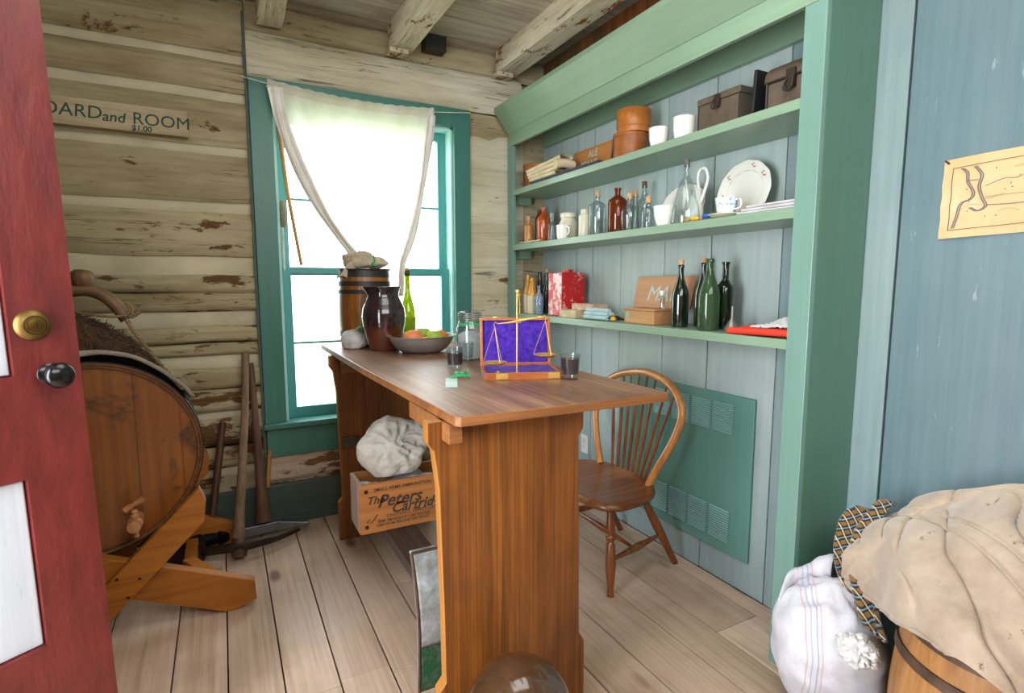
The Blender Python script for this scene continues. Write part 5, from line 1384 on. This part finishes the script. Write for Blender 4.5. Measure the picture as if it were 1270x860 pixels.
tag(MB().ico((1.71, 1.70, S2 + .010), .011, 2, (1, 2.0, .8), lambda n: 1 + .2 * nz(n, 2, 3)).build('orange_trinket', M['stick'], smooth=True, org=(1.71, 1.70, S2)), 'tiny pale orange trinket beside the yellow one on the shelf edge', 'trinket')
tag(MB().ico((1.70, 1.585, S2 + .016), .013, 2, (.8, 1.7, .7), lambda n: 1 + .25 * nz(n, 2, 5)).build('blue_trinket', M['blue'], smooth=True, org=(1.70, 1.585, S2)), 'small dark blue patterned trinket in front of the saucer', 'trinket')
t = thing('folded_napkin', 'folded white cloth at the right end of the middle shelf', 'cloth', (1.78, 1.33, S2))
for k in range(3): MB().prism([(1.705 + .01 * k, S2 + .002 + .012 * k), (1.85, S2 + .002 + .012 * k), (1.85, S2 + .012 + .012 * k), (1.70 + .01 * k, S2 + .011 + .012 * k)], 1.20 + .01 * k, 1.45 - .012 * k, 1).build('cloth_fold', M['linen'], t, bevel=.004)
t = thing('paper_roll', 'flat curled cream paper scrap before the left bottles of the middle shelf', 'paper', (1.70, 3.0, S2))
MB().grid(lambda u, v: Vector((1.685 + .03 * v, 2.86 + .24 * u, S2 + .004 + .008 * math.sin(v * 3 + u * 5) ** 2)), 20, 6).build('paper_sheet', M['cream'], t, True, solid=.003)

# --- low shelf
def ginger(x, y, h, r, lb):
    t = thing('ginger_beer_bottle', lb, 'bottle', (x, y, S3))
    MB().lathe([(.0001, 0), (r * .95, 0), (r, .008), (r, h * .50), (.0001, h * .50)], 28, (x, y, S3)).build('lower_body', M['stone_bot'], t, True)
    MB().lathe([(.0001, h * .50), (r, h * .501), (r * .96, h * .58), (r * .62, h * .76), (r * .42, h * .88), (r * .40, h * .90), (r * .52, h * .91), (r * .52, h * .95), (r * .36, h * .96), (r * .36, h), (.0001, h)], 28, (x, y, S3)).build('glazed_top', M['stone_top'], t, True)
ginger(1.755, 3.105, .245, .030, 'cream and ochre stoneware bottle at the far left of the low shelf')
ginger(1.745, 3.035, .225, .034, 'shorter cream and ochre stoneware bottle, second on the low shelf')
bottle('dark_bottle', 'dark open-necked bottle behind the two stoneware bottles', 1.88, 3.165, S3, .030, .265, M['dgreen'], 'wine', stopper=None, nr=.36)
bottle('dark_corked_bottle', 'dark corked bottle behind the pale blue flask', 1.865, 3.055, S3, .034, .280, M['dgreen'], 'wine', nr=.36)
bottle('blue_flask', 'pale blue glass flask left of the red tin', 1.745, 2.95, S3, .038, .175, M['blueg'], 'flask', stopper=None, glassy=True, sq=.7, rot=PI / 2, nr=.3)
t = thing('red_tin', 'large scuffed red and white tin canister on the low shelf', 'tin', (1.82, 2.75, S3))
TMx = Matrix.Translation((1.81, 2.755, S3)) @ Matrix.Rotation(math.radians(0), 4, 'Z')
MB().box(-.07, .09, -.072, .072, .0, .252, TMx).build('tin_body', M['redtin'], t, bevel=.003)
MB().box(-.072, -.0705, -.070, .070, .004, .248, TMx).build('white_label', M['redtinw'], t)
MB().lathe([(.0001, .252), (.035, .252), (.035, .272), (.0001, .274)], 24, (1.83, 2.755, S3)).build('cap', M['redtin'], t, True)
for i, (x_, y0_, y1_, z0_, h, m, nm, lb, ct) in enumerate((
        (1.755, 2.50, 2.66, S3, .042, 'bookc', 'card_box', 'worn tan card box lying flat in front of the red tin', 'box'),
        (1.80, 2.40, 2.60, S3 + .043, .034, 'bookr', 'worn_book', 'worn pinkish book lying on top of the tan card box', 'book'))):
    t = thing(nm, lb, ct, (x_, (y0_ + y1_) / 2, z0_))
    MB().box(x_ - .045, x_ + .055, y0_, y1_, z0_ + .003, z0_ + h - .003).build('pages' if ct == 'book' else 'box_body', M['bookr'] if ct == 'book' else M['bookc'], t, bevel=.002)
    b = MB(); b.box(x_ - .048, x_ + .056, y0_ - .002, y1_ + .002, z0_, z0_ + .003); b.box(x_ - .048, x_ + .056, y0_ - .002, y1_ + .002, z0_ + h - .003, z0_ + h); b.build('cover' if ct == 'book' else 'box_lid', M[m], t)
# bundle of pale blue paper rolls
k_ = 0
for (dx, dz) in ((0, .010), (.024, .010), (.048, .010), (.012, .029), (.036, .029), (.024, .047)):
    k_ += 1
    b = MB().lathe([(.0001, 0), (.0105, 0), (.0115, .004), (.0115, .19), (.0105, .194), (.0001, .194)], 14, (0, 0, 0), Matrix.Translation((1.72 + dx, 2.435 - .01 * (k_ % 2), S3 + dz + .002)) @ Matrix.Rotation(PI / 2, 4, 'X'))
    tag(b.build('paper_roll_packet', M['bluepack'], smooth=True, org=(1.72 + dx, 2.35, S3)), 'pale blue paper-wrapped roll in the tied bundle on the low shelf', 'packet', 'pale blue wrapped rolls on the low shelf')
tag(MB().tube([(1.704, 2.36, S3 + .012), (1.708, 2.36, S3 + .035), (1.744, 2.36, S3 + .062), (1.782, 2.36, S3 + .035), (1.784, 2.36, S3 + .012)], .0022, 6).build('bundle_string', M['string'], org=(1.745, 2.36, S3 + .01)), 'string tied over the pale blue wrapped rolls', 'string')
t = thing('dark_candle_ends', 'dark twisted wick ends spilling from the blue rolls', 'wick', (1.75, 2.20, S3))
b = MB()
for k in range(5): b.tube([(1.73 + .012 * k, 2.235, S3 + .015 + .006 * (k % 3)), (1.725 + .013 * k, 2.20, S3 + .012 + .012 * (k % 2)), (1.72 + .016 * k, 2.165, S3 + .008)], .004, 6)
b.build('wicks', M['blackbrd'], t, True)
tag(MB().ico((1.715, 2.175, S3 + .014), .013, 2, (1, 1.2, 1)).build('yellow_stub', M['yellow'], smooth=True, org=(1.715, 2.175, S3)), 'small yellow stub between the blue rolls and the wooden box', 'stub')
t = thing('small_wooden_box', 'small worn wooden box with green stamp under the leaning MAIL board', 'box', (1.80, 2.0, S3))
MB().box(1.735, 1.885, 1.905, 2.115, S3, S3 + .062).build('box_body', M['boxw'], t, bevel=.002)
MB().box(1.732, 1.888, 1.902, 2.118, S3 + .063, S3 + .071).build('box_lid', M['boxw'], t, bevel=.001)
MB().box(1.7335, 1.735, 2.075, 2.10, S3 + .02, S3 + .055).build('green_stamp', plain('green_stamp_ink', '#8aa88c', .8), t)
t = thing('mail_sign', 'tan wooden board lettered in pale blue leaning behind the dark bottles', 'sign', (1.87, 2.0, S3 + .072))
sg = Matrix.Translation((1.850, 2.19, S3 + .0725)) @ Matrix.Rotation(.22, 4, 'Y')
MB().box(0, .010, -.385, 0, 0, .155, sg).build('sign_board', M['signp'], t, bevel=.001)
text('MAIL', .105, M['bluetext'], 'lettering', t, Matrix.Translation(-t.location) @ sg @ face_negX(-.0005, -.09, .035), bold=0, shear=.2)
bottle('glass_tube', 'small clear glass tube standing on the wooden box before the board', 1.80, 1.925, S3 + .071, .014, .085, M['cg'], 'block', glassy=True, stopper='cork', stop_mat=M['china'], nr=.9)
bottle('dark_wine_bottle', 'tall dark corked bottle nearest the small wooden box', 1.765, 1.778, S3, .037, .290, M['dgreen'], 'wine', nr=.32)
bottle('dark_wine_bottle', 'dark corked bottle half hidden behind the open green bottle', 1.865, 1.745, S3, .035, .300, M['dgreen'], 'wine', nr=.32)
bottle('green_open_bottle', 'translucent green bottle without cork on the low shelf', 1.745, 1.600, S3, .043, .288, M['mgreen'], 'wine', stopper=None, glassy=True, nr=.32)
bottle('dark_wine_bottle', 'dark open bottle rightmost, right behind the metal funnel', 1.85, 1.612, S3, .038, .277, M['dgreen'], 'round', stopper=None, nr=.34, neck=.36)
t = thing('metal_funnel', 'small grey metal funnel upside down beside the red cloth', 'funnel', (1.785, 1.515, S3))
MB().lathe([(.0001, .003), (.032, .0), (.033, .004), (.010, .045), (.006, .05), (.004, .10), (.0001, .10)], 24, (1.785, 1.515, S3)).build('funnel_cone', M['metal'], t, True)
t = thing('red_cloth', 'bright red folded cloth at the right end of the low shelf', 'cloth', (1.77, 1.33, S3))
def rc(u, v):
    return Vector((1.70 + .16 * v, 1.20 + .265 * u - .03 * (1 - v) * 0 - .07 * v * u, S3 + .006 + .026 * min(1, (1 - u) * 6) * (.6 + .4 * math.sin(PI * v)) + .003 * nz((u * 5, v * 5, 0), 2)))
MB().grid(rc, 30, 16).build('cloth_top', M['redpaint'], t, True, solid=.006)
MB().tube(curve_pts([(1.70, 1.20, S3 + .018), (1.695, 1.33, S3 + .016), (1.705, 1.46, S3 + .010)], 20), .013, 10, flat=.9).build('rolled_edge', M['redpaint'], t, True)
tag(MB().grid(lambda u, v: Vector((1.715 + .12 * v, 1.20 + .18 * u, S3 + .040 + .030 * math.exp(-((u - .35) / .3) ** 2) * math.sin(PI * v) + .008 * nz((u * 8, v * 6, 0), 2) * 1.4 - .012 * u)), 40, 24).build('crumpled_linen', M['linen'], smooth=True, ang=0, solid=.006, org=(1.78, 1.29, S3 + .04)), 'crumpled white cloth lying on the red cloth', 'cloth')
